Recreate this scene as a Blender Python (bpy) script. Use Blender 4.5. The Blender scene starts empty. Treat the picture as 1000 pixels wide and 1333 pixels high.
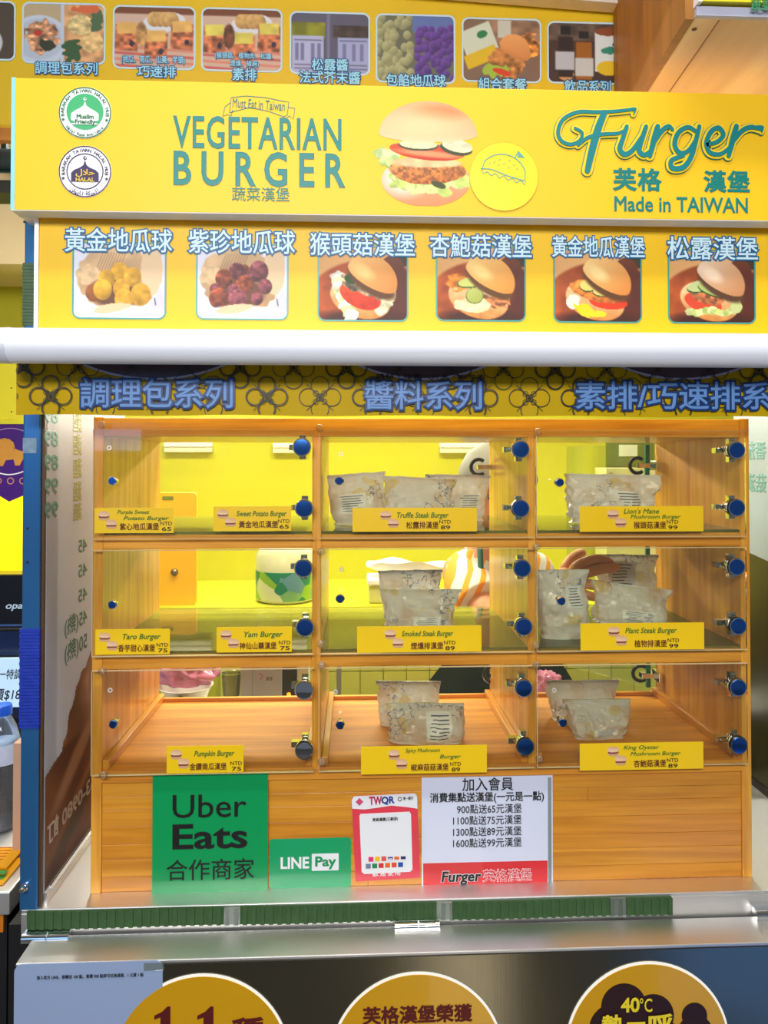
import bpy, bmesh, math, random
import numpy as np
from mathutils import Vector, Matrix, noise as mnoise

sc = bpy.context.scene
COL = sc.collection
# ------------------------------------------------------------------ camera
F_PX, PPX, PPY = 987.65, 506.8, 585.5
PITCH, YAW = 0.01663, 0.04476
CAM = np.array([0.33679, -0.99177, 0.54966])
_cy, _sy, _cp, _sp = math.cos(YAW), math.sin(YAW), math.cos(PITCH), math.sin(PITCH)
FWD = np.array([_sy*_cp, _cy*_cp, _sp]); RGT = np.array([_cy, -_sy, 0.0]); UPV = np.cross(RGT, FWD)
cd = bpy.data.cameras.new('camera'); cam = bpy.data.objects.new('camera', cd); COL.objects.link(cam)
cam.matrix_world = Matrix(((RGT[0], UPV[0], -FWD[0], CAM[0]), (RGT[1], UPV[1], -FWD[1], CAM[1]),
                           (RGT[2], UPV[2], -FWD[2], CAM[2]), (0, 0, 0, 1)))
cd.sensor_fit = 'VERTICAL'; cd.sensor_height = 36.0; cd.sensor_width = 27.0
cd.lens = F_PX*36/1333; cd.shift_x = -(PPX-500)/1333; cd.shift_y = (PPY-666.5)/1333
cd.clip_start = 0.01
sc.camera = cam
# ------------------------------------------------------------------ world and lights
w = bpy.data.worlds.new('world'); sc.world = w; w.use_nodes = True
bgn = w.node_tree.nodes['Background']; bgn.inputs[0].default_value = (0.55, 0.62, 0.75, 1); bgn.inputs[1].default_value = 0.22

def area(name, loc, target, sx, sy, power, col):
    l = bpy.data.lights.new(name, 'AREA'); l.shape = 'RECTANGLE'; l.size = sx; l.size_y = sy
    l.energy = power; l.color = col
    o = bpy.data.objects.new(name, l); COL.objects.link(o); o.location = loc
    d = Vector(target)-Vector(loc); o.rotation_euler = d.to_track_quat('-Z', 'Y').to_euler()
    return o
area('key_ceiling_lamp', (0.42, -0.72, 2.05), (0.42, -0.1, 0.7), 1.5, 0.14, 17, (1.0, 0.97, 0.92))
area('front_fill_light', (0.15, -1.9, 1.22), (0.42, 0, 0.40), 1.0, 0.30, 30, (1.0, 0.98, 0.96))  # added low frontal fill that reaches the bags under the valance
area('stall_ceiling_lamp', (0.35, 0.50, 1.25), (0.37, 0.62, 0.3), 1.3, 0.16, 22, (1.0, 0.96, 0.86))
area('burger_backlight_fill', (0.40, 1.16, 0.83), (0.40, 0.0, 0.36), 1.3, 0.06, 17, (1.0, 0.98, 0.92))  # added backlight to brighten the wrapped burgers
area('poster_fill_light', (-0.75, 0.25, 1.5), (-0.3, 0.15, 0.2), 0.4, 0.3, 6, (1.0, 0.98, 0.95))  # added light to whiten the left side poster
area('blue_reflection_light', (1.42, -1.05, -0.66), (0.95, 0, -0.2), 0.62, 0.42, 0.9, (0.10, 0.34, 1.0))  # added unseen light, puts a blue reflection into the steel hatch
area('blue_cap_fill_light', (-0.9, -2.4, 0.9), (0.3, 0, 0.5), 0.6, 0.6, 4, (0.2, 0.45, 1.0))  # added unseen blue light for reflections in the chrome caps
area('warm_reflection_light', (0.60, -1.05, -0.66), (0.45, 0, -0.2), 0.16, 0.45, 0.5, (1.0, 0.85, 0.66))  # added unseen light, a warm streak reflected in the hatch front
sc.view_settings.view_transform = 'Standard'; sc.view_settings.look = 'None'
sc.view_settings.gamma = 1.0; sc.view_settings.use_curve_mapping = False
sc.view_settings.exposure = 0.0
sc.cycles.max_bounces = 12; sc.cycles.transparent_max_bounces = 24

# ------------------------------------------------------------------ pixel -> place helpers
def _ray(px, py):
    return FWD*F_PX + RGT*(px-PPX) - UPV*(py-PPY)
def at(px, py, Y):
    d = _ray(px, py); t = (Y-CAM[1])/d[1]; return Vector(CAM+d*t)
def atz(px, py, Z):
    d = _ray(px, py); t = (Z-CAM[2])/d[2]; return Vector(CAM+d*t)
def atx(px, py, X):
    d = _ray(px, py); t = (X-CAM[0])/d[0]; return Vector(CAM+d*t)
def bxz(x0, y0, x1, y1, Y):
    """pixel box on the plane Y -> (X0, Z0, X1, Z1), Z0 the lower edge"""
    ym, xm = (y0+y1)/2, (x0+x1)/2
    return at(x0, ym, Y).x, at(xm, y1, Y).z, at(x1, ym, Y).x, at(xm, y0, Y).z

# ------------------------------------------------------------------ materials
def s2l(c):
    r = []
    for v in c[:3]:
        v = v/255.0; r.append(v/12.92 if v <= 0.04045 else ((v+0.055)/1.055)**2.4)
    return (r[0], r[1], r[2], 1.0)
MATS = {}
def P(name, col, rough=0.5, metal=0.0, var=0.06, nscale=30, bump=0.0, emit=None, es=1.0, coat=0.0, trans=0.0, sss=0.0, stretch=(1, 1, 1)):
    """plain colour with a little procedural variation"""
    if name in MATS: return MATS[name]
    m = bpy.data.materials.new(name); m.use_nodes = True; nt = m.node_tree; b = nt.nodes['Principled BSDF']
    c = s2l(col)
    tc = nt.nodes.new('ShaderNodeTexCoord'); mp = nt.nodes.new('ShaderNodeMapping'); mp.inputs['Scale'].default_value = stretch
    nz = nt.nodes.new('ShaderNodeTexNoise'); nz.inputs['Scale'].default_value = nscale; nz.inputs['Detail'].default_value = 4
    nt.links.new(tc.outputs['Object'], mp.inputs['Vector']); nt.links.new(mp.outputs[0], nz.inputs['Vector'])
    mx = nt.nodes.new('ShaderNodeMix'); mx.data_type = 'RGBA'
    nt.links.new(nz.outputs['Fac'], mx.inputs['Factor'])
    mx.inputs['A'].default_value = tuple(v*(1-var) for v in c[:3])+(1,)
    mx.inputs['B'].default_value = tuple(min(1, v*(1+var)) for v in c[:3])+(1,)
    nt.links.new(mx.outputs['Result'], b.inputs['Base Color'])
    b.inputs['Roughness'].default_value = rough; b.inputs['Metallic'].default_value = metal
    b.inputs['Coat Weight'].default_value = coat
    b.inputs['Transmission Weight'].default_value = trans
    if sss: b.inputs['Subsurface Weight'].default_value = sss; b.inputs['Subsurface Scale'].default_value = 0.01
    if bump:
        bp = nt.nodes.new('ShaderNodeBump'); bp.inputs['Strength'].default_value = bump; bp.inputs['Distance'].default_value = 0.002
        nt.links.new(nz.outputs['Fac'], bp.inputs['Height']); nt.links.new(bp.outputs[0], b.inputs['Normal'])
    if emit:
        b.inputs['Emission Color'].default_value = s2l(emit); b.inputs['Emission Strength'].default_value = es
    MATS[name] = m; return m
def WOOD(name, c1, c2, axis='z', sc_=1.0, rough=0.32, coat=0.35):
    if name in MATS: return MATS[name]
    m = bpy.data.materials.new(name); m.use_nodes = True; nt = m.node_tree; b = nt.nodes['Principled BSDF']
    tc = nt.nodes.new('ShaderNodeTexCoord'); mp = nt.nodes.new('ShaderNodeMapping')
    s = {'x': (2.2, 38, 38), 'y': (38, 2.2, 38), 'z': (38, 38, 2.2)}[axis]
    mp.inputs['Scale'].default_value = tuple(v*sc_ for v in s)
    nt.links.new(tc.outputs['Object'], mp.inputs['Vector'])
    n1 = nt.nodes.new('ShaderNodeTexNoise'); n1.inputs['Scale'].default_value = 1.6; n1.inputs['Detail'].default_value = 3; n1.inputs['Distortion'].default_value = 0.5
    n2 = nt.nodes.new('ShaderNodeTexNoise'); n2.inputs['Scale'].default_value = 7; n2.inputs['Detail'].default_value = 5
    nt.links.new(mp.outputs[0], n1.inputs['Vector']); nt.links.new(mp.outputs[0], n2.inputs['Vector'])
    mm = nt.nodes.new('ShaderNodeMath'); mm.operation = 'MULTIPLY_ADD'; mm.inputs[1].default_value = 0.35
    nt.links.new(n2.outputs['Fac'], mm.inputs[0]); nt.links.new(n1.outputs['Fac'], mm.inputs[2])
    cr = nt.nodes.new('ShaderNodeValToRGB'); cr.color_ramp.elements[0].position = 0.42; cr.color_ramp.elements[0].color = s2l(c1)
    cr.color_ramp.elements[1].position = 0.82; cr.color_ramp.elements[1].color = s2l(c2)
    nt.links.new(mm.outputs[0], cr.inputs[0]); nt.links.new(cr.outputs[0], b.inputs['Base Color'])
    b.inputs['Roughness'].default_value = rough; b.inputs['Coat Weight'].default_value = coat; b.inputs['Coat Roughness'].default_value = 0.15
    bp = nt.nodes.new('ShaderNodeBump'); bp.inputs['Strength'].default_value = 0.06; bp.inputs['Distance'].default_value = 0.001
    nt.links.new(mm.outputs[0], bp.inputs['Height']); nt.links.new(bp.outputs[0], b.inputs['Normal'])
    MATS[name] = m; return m
def CLEAR(name, tint=(250, 255, 252), refl=0.9, ior=1.45, haze=0.0, hazecol=(230, 235, 200)):
    """thin clear acrylic: transparent with a fresnel reflection and a touch of surface haze"""
    if name in MATS: return MATS[name]
    m = bpy.data.materials.new(name); m.use_nodes = True; nt = m.node_tree; nt.nodes.clear()
    out = nt.nodes.new('ShaderNodeOutputMaterial'); tr = nt.nodes.new('ShaderNodeBsdfTransparent'); tr.inputs[0].default_value = s2l(tint)
    gl = nt.nodes.new('ShaderNodeBsdfGlossy'); gl.inputs['Roughness'].default_value = 0.03
    fr = nt.nodes.new('ShaderNodeFresnel'); fr.inputs['IOR'].default_value = ior
    ml = nt.nodes.new('ShaderNodeMath'); ml.operation = 'MULTIPLY'; ml.inputs[1].default_value = refl
    tc = nt.nodes.new('ShaderNodeTexCoord'); nz = nt.nodes.new('ShaderNodeTexNoise'); nz.inputs['Scale'].default_value = 9
    nt.links.new(tc.outputs['Object'], nz.inputs['Vector'])
    mu = nt.nodes.new('ShaderNodeMath'); mu.operation = 'MULTIPLY'; mu.inputs[1].default_value = haze*2
    nt.links.new(nz.outputs['Fac'], mu.inputs[0])
    df = nt.nodes.new('ShaderNodeBsdfDiffuse'); df.inputs[0].default_value = s2l(hazecol)
    m1 = nt.nodes.new('ShaderNodeMixShader'); m2 = nt.nodes.new('ShaderNodeMixShader')
    nt.links.new(mu.outputs[0], m1.inputs[0]); nt.links.new(tr.outputs[0], m1.inputs[1]); nt.links.new(df.outputs[0], m1.inputs[2])
    nt.links.new(fr.outputs[0], ml.inputs[0]); nt.links.new(ml.outputs[0], m2.inputs[0])
    nt.links.new(m1.outputs[0], m2.inputs[1]); nt.links.new(gl.outputs[0], m2.inputs[2]); nt.links.new(m2.outputs[0], out.inputs[0])
    MATS[name] = m; return m
def STEEL(name, col=(190, 190, 188), rough=0.25, axis='x'):
    if name in MATS: return MATS[name]
    m = bpy.data.materials.new(name); m.use_nodes = True; nt = m.node_tree; b = nt.nodes['Principled BSDF']
    b.inputs['Base Color'].default_value = s2l(col); b.inputs['Metallic'].default_value = 1.0
    tc = nt.nodes.new('ShaderNodeTexCoord'); mp = nt.nodes.new('ShaderNodeMapping')
    mp.inputs['Scale'].default_value = {'x': (2, 300, 300), 'z': (300, 300, 2)}[axis]
    nz = nt.nodes.new('ShaderNodeTexNoise'); nz.inputs['Scale'].default_value = 3; nz.inputs['Detail'].default_value = 6
    n2 = nt.nodes.new('ShaderNodeTexNoise'); n2.inputs['Scale'].default_value = 5; n2.inputs['Detail'].default_value = 3
    nt.links.new(tc.outputs['Object'], mp.inputs['Vector']); nt.links.new(mp.outputs[0], nz.inputs['Vector']); nt.links.new(tc.outputs['Object'], n2.inputs['Vector'])
    mr = nt.nodes.new('ShaderNodeMapRange'); mr.inputs['To Min'].default_value = rough*0.6; mr.inputs['To Max'].default_value = rough*1.6
    nt.links.new(n2.outputs['Fac'], mr.inputs['Value']); nt.links.new(mr.outputs[0], b.inputs['Roughness'])
    bp = nt.nodes.new('ShaderNodeBump'); bp.inputs['Strength'].default_value = 0.05; bp.inputs['Distance'].default_value = 0.001
    nt.links.new(nz.outputs['Fac'], bp.inputs['Height']); nt.links.new(bp.outputs[0], b.inputs['Normal'])
    MATS[name] = m; return m
def VCOL(name='printed_photo', rough=0.55, coat=0.0):
    if name in MATS: return MATS[name]
    m = bpy.data.materials.new(name); m.use_nodes = True; nt = m.node_tree; b = nt.nodes['Principled BSDF']
    a = nt.nodes.new('ShaderNodeAttribute'); a.attribute_name = 'Col'
    nt.links.new(a.outputs['Color'], b.inputs['Base Color']); b.inputs['Roughness'].default_value = rough; b.inputs['Coat Weight'].default_value = coat
    MATS[name] = m; return m

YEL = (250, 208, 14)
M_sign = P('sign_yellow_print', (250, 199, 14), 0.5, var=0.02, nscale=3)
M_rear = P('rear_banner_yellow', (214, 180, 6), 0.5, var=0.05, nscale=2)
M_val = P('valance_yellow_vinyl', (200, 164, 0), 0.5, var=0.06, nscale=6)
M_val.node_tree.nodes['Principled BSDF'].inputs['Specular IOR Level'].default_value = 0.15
M_card = P('card_yellow', (250, 206, 10), 0.4, var=0.02, coat=0.2)
M_teal = P('print_teal', (8, 126, 118), 0.45, var=0.03)
M_blueink = P('print_outline_blue', (6, 100, 150), 0.45, var=0.03)
M_pale = P('print_pale_blue', (214, 242, 252), 0.45, var=0.02)
M_white = P('print_white', (245, 247, 248), 0.45, var=0.02)
M_valout = P('valance_outline_navy', (8, 50, 104), 0.4, var=0.05)
M_valtxt = P('valance_letter_blue', (102, 146, 205), 0.4, var=0.05)
M_black = P('print_black', (18, 16, 16), 0.5, var=0.03)
M_brown = P('print_dark_brown', (92, 18, 14), 0.5, var=0.03)
M_green = P('print_green', (20, 120, 50), 0.5, var=0.03)
M_wz = WOOD('pine_upright', (198, 124, 26), (242, 174, 62), 'z')
M_wx = WOOD('pine_level', (194, 120, 26), (240, 170, 60), 'x')
M_wy = WOOD('pine_depth', (184, 108, 24), (228, 154, 52), 'y')
M_door = CLEAR('clear_acrylic_door', (252, 252, 240), 1.0, 1.45, 0.012)
M_glass = CLEAR('clear_glass_shelf', (248, 254, 242), 1.0, 1.5, 0.16, (226, 230, 120))
M_bump = CLEAR('clear_rubber', (240, 235, 220), 1.0, 1.5, 0.12, (255, 240, 210))
M_edge = P('acrylic_polished_edge', (214, 190, 140), 0.15, var=0.1, coat=0.6)
M_chrome = P('chrome', (225, 228, 232), 0.06, 1.0, var=0.02)
M_dkchrome = P('blue_black_chrome', (70, 110, 190), 0.12, 1.0, var=0.05)
M_steel = STEEL('brushed_steel', (240, 238, 234), 0.42)
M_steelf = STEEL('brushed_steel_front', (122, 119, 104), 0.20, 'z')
M_dark = P('dark_gap', (22, 20, 20), 0.6)

# ------------------------------------------------------------------ object helpers
def setp(o, label=None, cat=None, group=None, kind=None):
    if label: o['label'] = label
    if cat: o['category'] = cat
    if group: o['group'] = group
    if kind: o['kind'] = kind
    return o
def origin(o):
    v = Vector((0, 0, 0))
    while o is not None:
        v += o.location; o = o.parent
    return v
def thing(name, label, cat, loc, group=None):
    o = bpy.data.objects.new(name, None); COL.objects.link(o); o.location = loc; o.empty_display_size = 0.05
    return setp(o, label, cat, group)
def link(name, me, mats, parent=None, loc=None):
    """me is in world coordinates; the object's origin goes to the parent's (or to its own base)"""
    o = bpy.data.objects.new(name, me); COL.objects.link(o)
    if mats is not None:
        for m in (mats if isinstance(mats, (list, tuple)) else [mats]): me.materials.append(m)
    n = len(me.vertices)
    co = np.empty(n*3, 'f'); me.vertices.foreach_get('co', co); co = co.reshape(-1, 3)
    if parent is None:
        if loc is None:
            mn, mxx = co.min(0), co.max(0); loc = ((mn[0]+mxx[0])/2, (mn[1]+mxx[1])/2, mn[2])
        off = np.array(loc); o.location = loc
    else:
        off = np.array(origin(parent)); o.parent = parent
    co -= off; me.vertices.foreach_set('co', co.ravel()); me.update()
    return o
def me_from(v, f, name='m', smooth=False):
    me = bpy.data.meshes.new(name); me.from_pydata([tuple(p) for p in v], [], f); me.update()
    if smooth: me.shade_smooth()
    return me
class MB:
    def __init__(s): s.v = []; s.f = []
    def add(s, v, f):
        b = len(s.v); s.v += [tuple(p) for p in v]; s.f += [tuple(i+b for i in q) for q in f]; return s
    def box(s, x0, y0, z0, x1, y1, z1):
        if x0 > x1: x0, x1 = x1, x0
        if y0 > y1: y0, y1 = y1, y0
        if z0 > z1: z0, z1 = z1, z0
        return s.add([(x0,y0,z0),(x1,y0,z0),(x1,y1,z0),(x0,y1,z0),(x0,y0,z1),(x1,y0,z1),(x1,y1,z1),(x0,y1,z1)],
                     [(0,3,2,1),(4,5,6,7),(0,1,5,4),(1,2,6,5),(2,3,7,6),(3,0,4,7)])
    def hexa(s, a, b):
        """a, b: two quads of four points, joined"""
        return s.add(list(a)+list(b), [(3,2,1,0),(4,5,6,7),(0,1,5,4),(1,2,6,5),(2,3,7,6),(3,0,4,7)])
    def tube(s, pts, rad, n=10, caps=True):
        pts = [Vector(p) for p in pts]; k = len(pts)
        rad = rad if isinstance(rad, (list, tuple)) else [rad]*k
        vs = []; fs = []; prev = None
        for i, p in enumerate(pts):
            t = (pts[min(i+1, k-1)]-pts[max(i-1, 0)]).normalized()
            if prev is None:
                a = Vector((0, 0, 1)) if abs(t.z) < 0.9 else Vector((1, 0, 0)); u = t.cross(a).normalized()
            else: u = (prev-t*prev.dot(t)).normalized()
            prev = u; q = t.cross(u)
            for j in range(n):
                a = 2*math.pi*j/n; vs.append(p+(u*math.cos(a)+q*math.sin(a))*rad[i])
        for i in range(k-1):
            for j in range(n):
                fs.append((i*n+j, i*n+(j+1) % n, (i+1)*n+(j+1) % n, (i+1)*n+j))
        if caps: fs.append(tuple(range(n))[::-1]); fs.append(tuple((k-1)*n+j for j in range(n)))
        return s.add(vs, fs)
    def lathe(s, c, prof, n=28, axis='z'):
        """prof: list of (r, h) along the axis from c"""
        vs = []; fs = []; c = Vector(c)
        for r, h in prof:
            for j in range(n):
                a = 2*math.pi*j/n; x, y = r*math.cos(a), r*math.sin(a)
                vs.append(c+(Vector((x, y, h)) if axis == 'z' else Vector((x, h, y)) if axis == 'y' else Vector((h, x, y))))
        k = len(prof)
        for i in range(k-1):
            for j in range(n): fs.append((i*n+j, i*n+(j+1) % n, (i+1)*n+(j+1) % n, (i+1)*n+j))
        fs.append(tuple(range(n))[::-1]); fs.append(tuple((k-1)*n+j for j in range(n)))
        return s.add(vs, fs)
    def prism(s, pts, y0, y1):
        """pts: polygon in (x, z); extruded from y0 (front) to y1"""
        n = len(pts)
        vs = [(p[0], y0, p[1]) for p in pts]+[(p[0], y1, p[1]) for p in pts]
        fs = [tuple(range(n)), tuple(range(n, 2*n))[::-1]]+[(i, n+i, n+(i+1) % n, (i+1) % n) for i in range(n)]
        return s.add(vs, fs)
    def ring(s, outer, inner, y0, y1):
        n = len(outer)
        vs = [(p[0], y0, p[1]) for p in outer]+[(p[0], y0, p[1]) for p in inner]+[(p[0], y1, p[1]) for p in outer]+[(p[0], y1, p[1]) for p in inner]
        fs = []
        for i in range(n):
            j = (i+1) % n
            fs += [(i, j, n+j, n+i), (2*n+i, 2*n+j, j, i), (n+i, n+j, 3*n+j, 3*n+i)]
        return s.add(vs, fs)
    def stroke(s, pts, wd, y0, y1, closed=False):
        """flat ribbon along pts (x,z), width or list of widths"""
        n = len(pts); wd = wd if isinstance(wd, (list, tuple)) else [wd]*n
        L = []; R_ = []
        for i in range(n):
            a = pts[(i-1) % n] if closed else pts[max(i-1, 0)]; b = pts[(i+1) % n] if closed else pts[min(i+1, n-1)]
            dx, dz = b[0]-a[0], b[1]-a[1]; l = math.hypot(dx, dz) or 1; nx, nz = -dz/l, dx/l
            L.append((pts[i][0]+nx*wd[i]/2, pts[i][1]+nz*wd[i]/2)); R_.append((pts[i][0]-nx*wd[i]/2, pts[i][1]-nz*wd[i]/2))
        m = n if closed else n-1
        vs = [(p[0], y0, p[1]) for p in L]+[(p[0], y0, p[1]) for p in R_]+[(p[0], y1, p[1]) for p in L]+[(p[0], y1, p[1]) for p in R_]
        fs = []
        for i in range(m):
            j = (i+1) % n
            fs += [(i, n+i, n+j, j), (i, j, 2*n+j, 2*n+i), (n+j, n+i, 3*n+i, 3*n+j)]
        return s.add(vs, fs)
    def build(s, name, mat, parent=None, smooth=False, bevel=0.0, loc=None):
        me = me_from(s.v, s.f, name, smooth)
        o = link(name, me, mat, parent, loc)
        bm = bmesh.new(); bm.from_mesh(me); bmesh.ops.recalc_face_normals(bm, faces=bm.faces); bm.to_mesh(me); bm.free()
        if smooth:
            me.shade_smooth()
            try: me.set_sharp_from_angle(angle=0.7)
            except Exception: pass
        if bevel:
            b = o.modifiers.new('bevel', 'BEVEL'); b.width = bevel; b.segments = 2; b.limit_method = 'ANGLE'
        return o
def circ(cx, cz, r, n=40, a0=0, a1=2*math.pi, r2=None):
    r2 = r2 or r
    e = 0 if abs(a1-a0-2*math.pi) < 1e-6 else 1
    return [(cx+r*math.cos(a0+(a1-a0)*i/(n-e)), cz+r2*math.sin(a0+(a1-a0)*i/(n-e))) for i in range(n)]
def rrect(x0, z0, x1, z1, r, n=6):
    p = []
    for cx, cz, a in ((x1-r, z0+r, -math.pi/2), (x1-r, z1-r, 0), (x0+r, z1-r, math.pi/2), (x0+r, z0+r, math.pi)):
        for i in range(n+1):
            t = a+math.pi/2*i/n; p.append((cx+r*math.cos(t), cz+r*math.sin(t)))
    return p
def smoothpts(pts, k=8):
    out = []; n = len(pts)
    for i in range(n-1):
        p0, p1, p2, p3 = pts[max(i-1, 0)], pts[i], pts[i+1], pts[min(i+2, n-1)]
        for j in range(k):
            t = j/k
            out.append(tuple(0.5*((2*p1[d])+(-p0[d]+p2[d])*t+(2*p0[d]-5*p1[d]+4*p2[d]-p3[d])*t*t+(-p0[d]+3*p1[d]-3*p2[d]+p3[d])*t**3) for d in range(len(p1))))
    out.append(tuple(pts[-1])); return out

# ------------------------------------------------------------------ lettering
_tc = {}
def glyphs(s, bold=0.0, shear=0.0, sp=1.0):
    key = (s, bold, shear, sp)
    if key in _tc: return _tc[key]
    cu = bpy.data.curves.new('t', 'FONT'); cu.body = s; cu.size = 1; cu.resolution_u = 3; cu.shear = shear; cu.space_character = sp
    cu.fill_mode = 'BOTH' if bold else 'FRONT'
    if bold: cu.bevel_depth = bold; cu.bevel_resolution = 0
    o = bpy.data.objects.new('t', cu); COL.objects.link(o)
    dg = bpy.context.evaluated_depsgraph_get(); me = bpy.data.meshes.new_from_object(o.evaluated_get(dg))
    v = np.array([tuple(p.co) for p in me.vertices]) if len(me.vertices) else np.zeros((1, 3))
    f = [tuple(p.vertices) for p in me.polygons]
    bpy.data.objects.remove(o); bpy.data.curves.remove(cu); bpy.data.meshes.remove(me)
    _tc[key] = (v, f); return v, f
def text_vf(s, box, Y, bold=0.0, shear=0.0, sp=1.0, keep=False, thick=0.0003):
    """letters fitted to box (X0,Z0,X1,Z1) on the plane Y"""
    v0, _ = glyphs(s, 0.0, shear, sp); v, f = glyphs(s, bold, shear, sp)
    mn, mx = v0.min(0), v0.max(0); X0, Z0, X1, Z1 = box
    kx = (X1-X0)/max(mx[0]-mn[0], 1e-6); kz = (Z1-Z0)/max(mx[1]-mn[1], 1e-6)
    if keep: kz = kx = min(kx, kz)
    zz = v[:, 2]/(bold if bold else 1)*thick*0.5
    out = np.stack([(X0+X1)/2+(v[:, 0]-(mn[0]+mx[0])/2)*kx, Y-thick*0.5-zz, (Z0+Z1)/2+(v[:, 1]-(mn[1]+mx[1])/2)*kz], 1)
    return out, f
def text(s, pbox, Y, mat, parent, bold=0.0, shear=0.0, sp=1.0, name='lettering', out=None, outmat=None, lay=0.0004, rot=0, keep=False):
    box = bxz(*pbox, Y)
    def spin(v):
        if rot:
            cx, cz = (box[0]+box[2])/2, (box[1]+box[3])/2; a = math.radians(rot)
            x, z = v[:, 0]-cx, v[:, 2]-cz; v[:, 0] = cx+x*math.cos(a)-z*math.sin(a); v[:, 2] = cz+x*math.sin(a)+z*math.cos(a)
        return v
    if out:
        v, f = text_vf(s, box, Y-lay, out, shear, sp, keep)
        link(name+'_outline', me_from(spin(v), f), outmat, parent)
    v, f = text_vf(s, box, Y-lay*(2.2 if out else 1), bold, shear, sp, keep)
    return link(name, me_from(spin(v), f), mat, parent)
def arc_text(s, cx, cz, r, size, a0, a1, Y, mat, parent, inward=False, bold=0.02, name='curved_lettering'):
    mb = MB(); n = len(s)
    for i, ch in enumerate(s):
        if ch == ' ': continue
        a = a0+(a1-a0)*i/(n-1); v, f = glyphs(ch, bold); v0, _ = glyphs(ch, 0.0)
        mnx = (v0[:, 0].min()+v0[:, 0].max())/2
        x = (v[:, 0]-mnx)*size; z = v[:, 1]*size
        th = a-math.pi/2 if not inward else a+math.pi/2
        px = cx+r*math.cos(a)+x*math.cos(th)-z*math.sin(th); pz = cz+r*math.sin(a)+x*math.sin(th)+z*math.cos(th)
        mb.add(np.stack([px, np.full(len(px), Y)-0.0002*(v[:, 2] > 0), pz], 1), f)
    return link(name, me_from(mb.v, mb.f), mat, parent)

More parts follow.
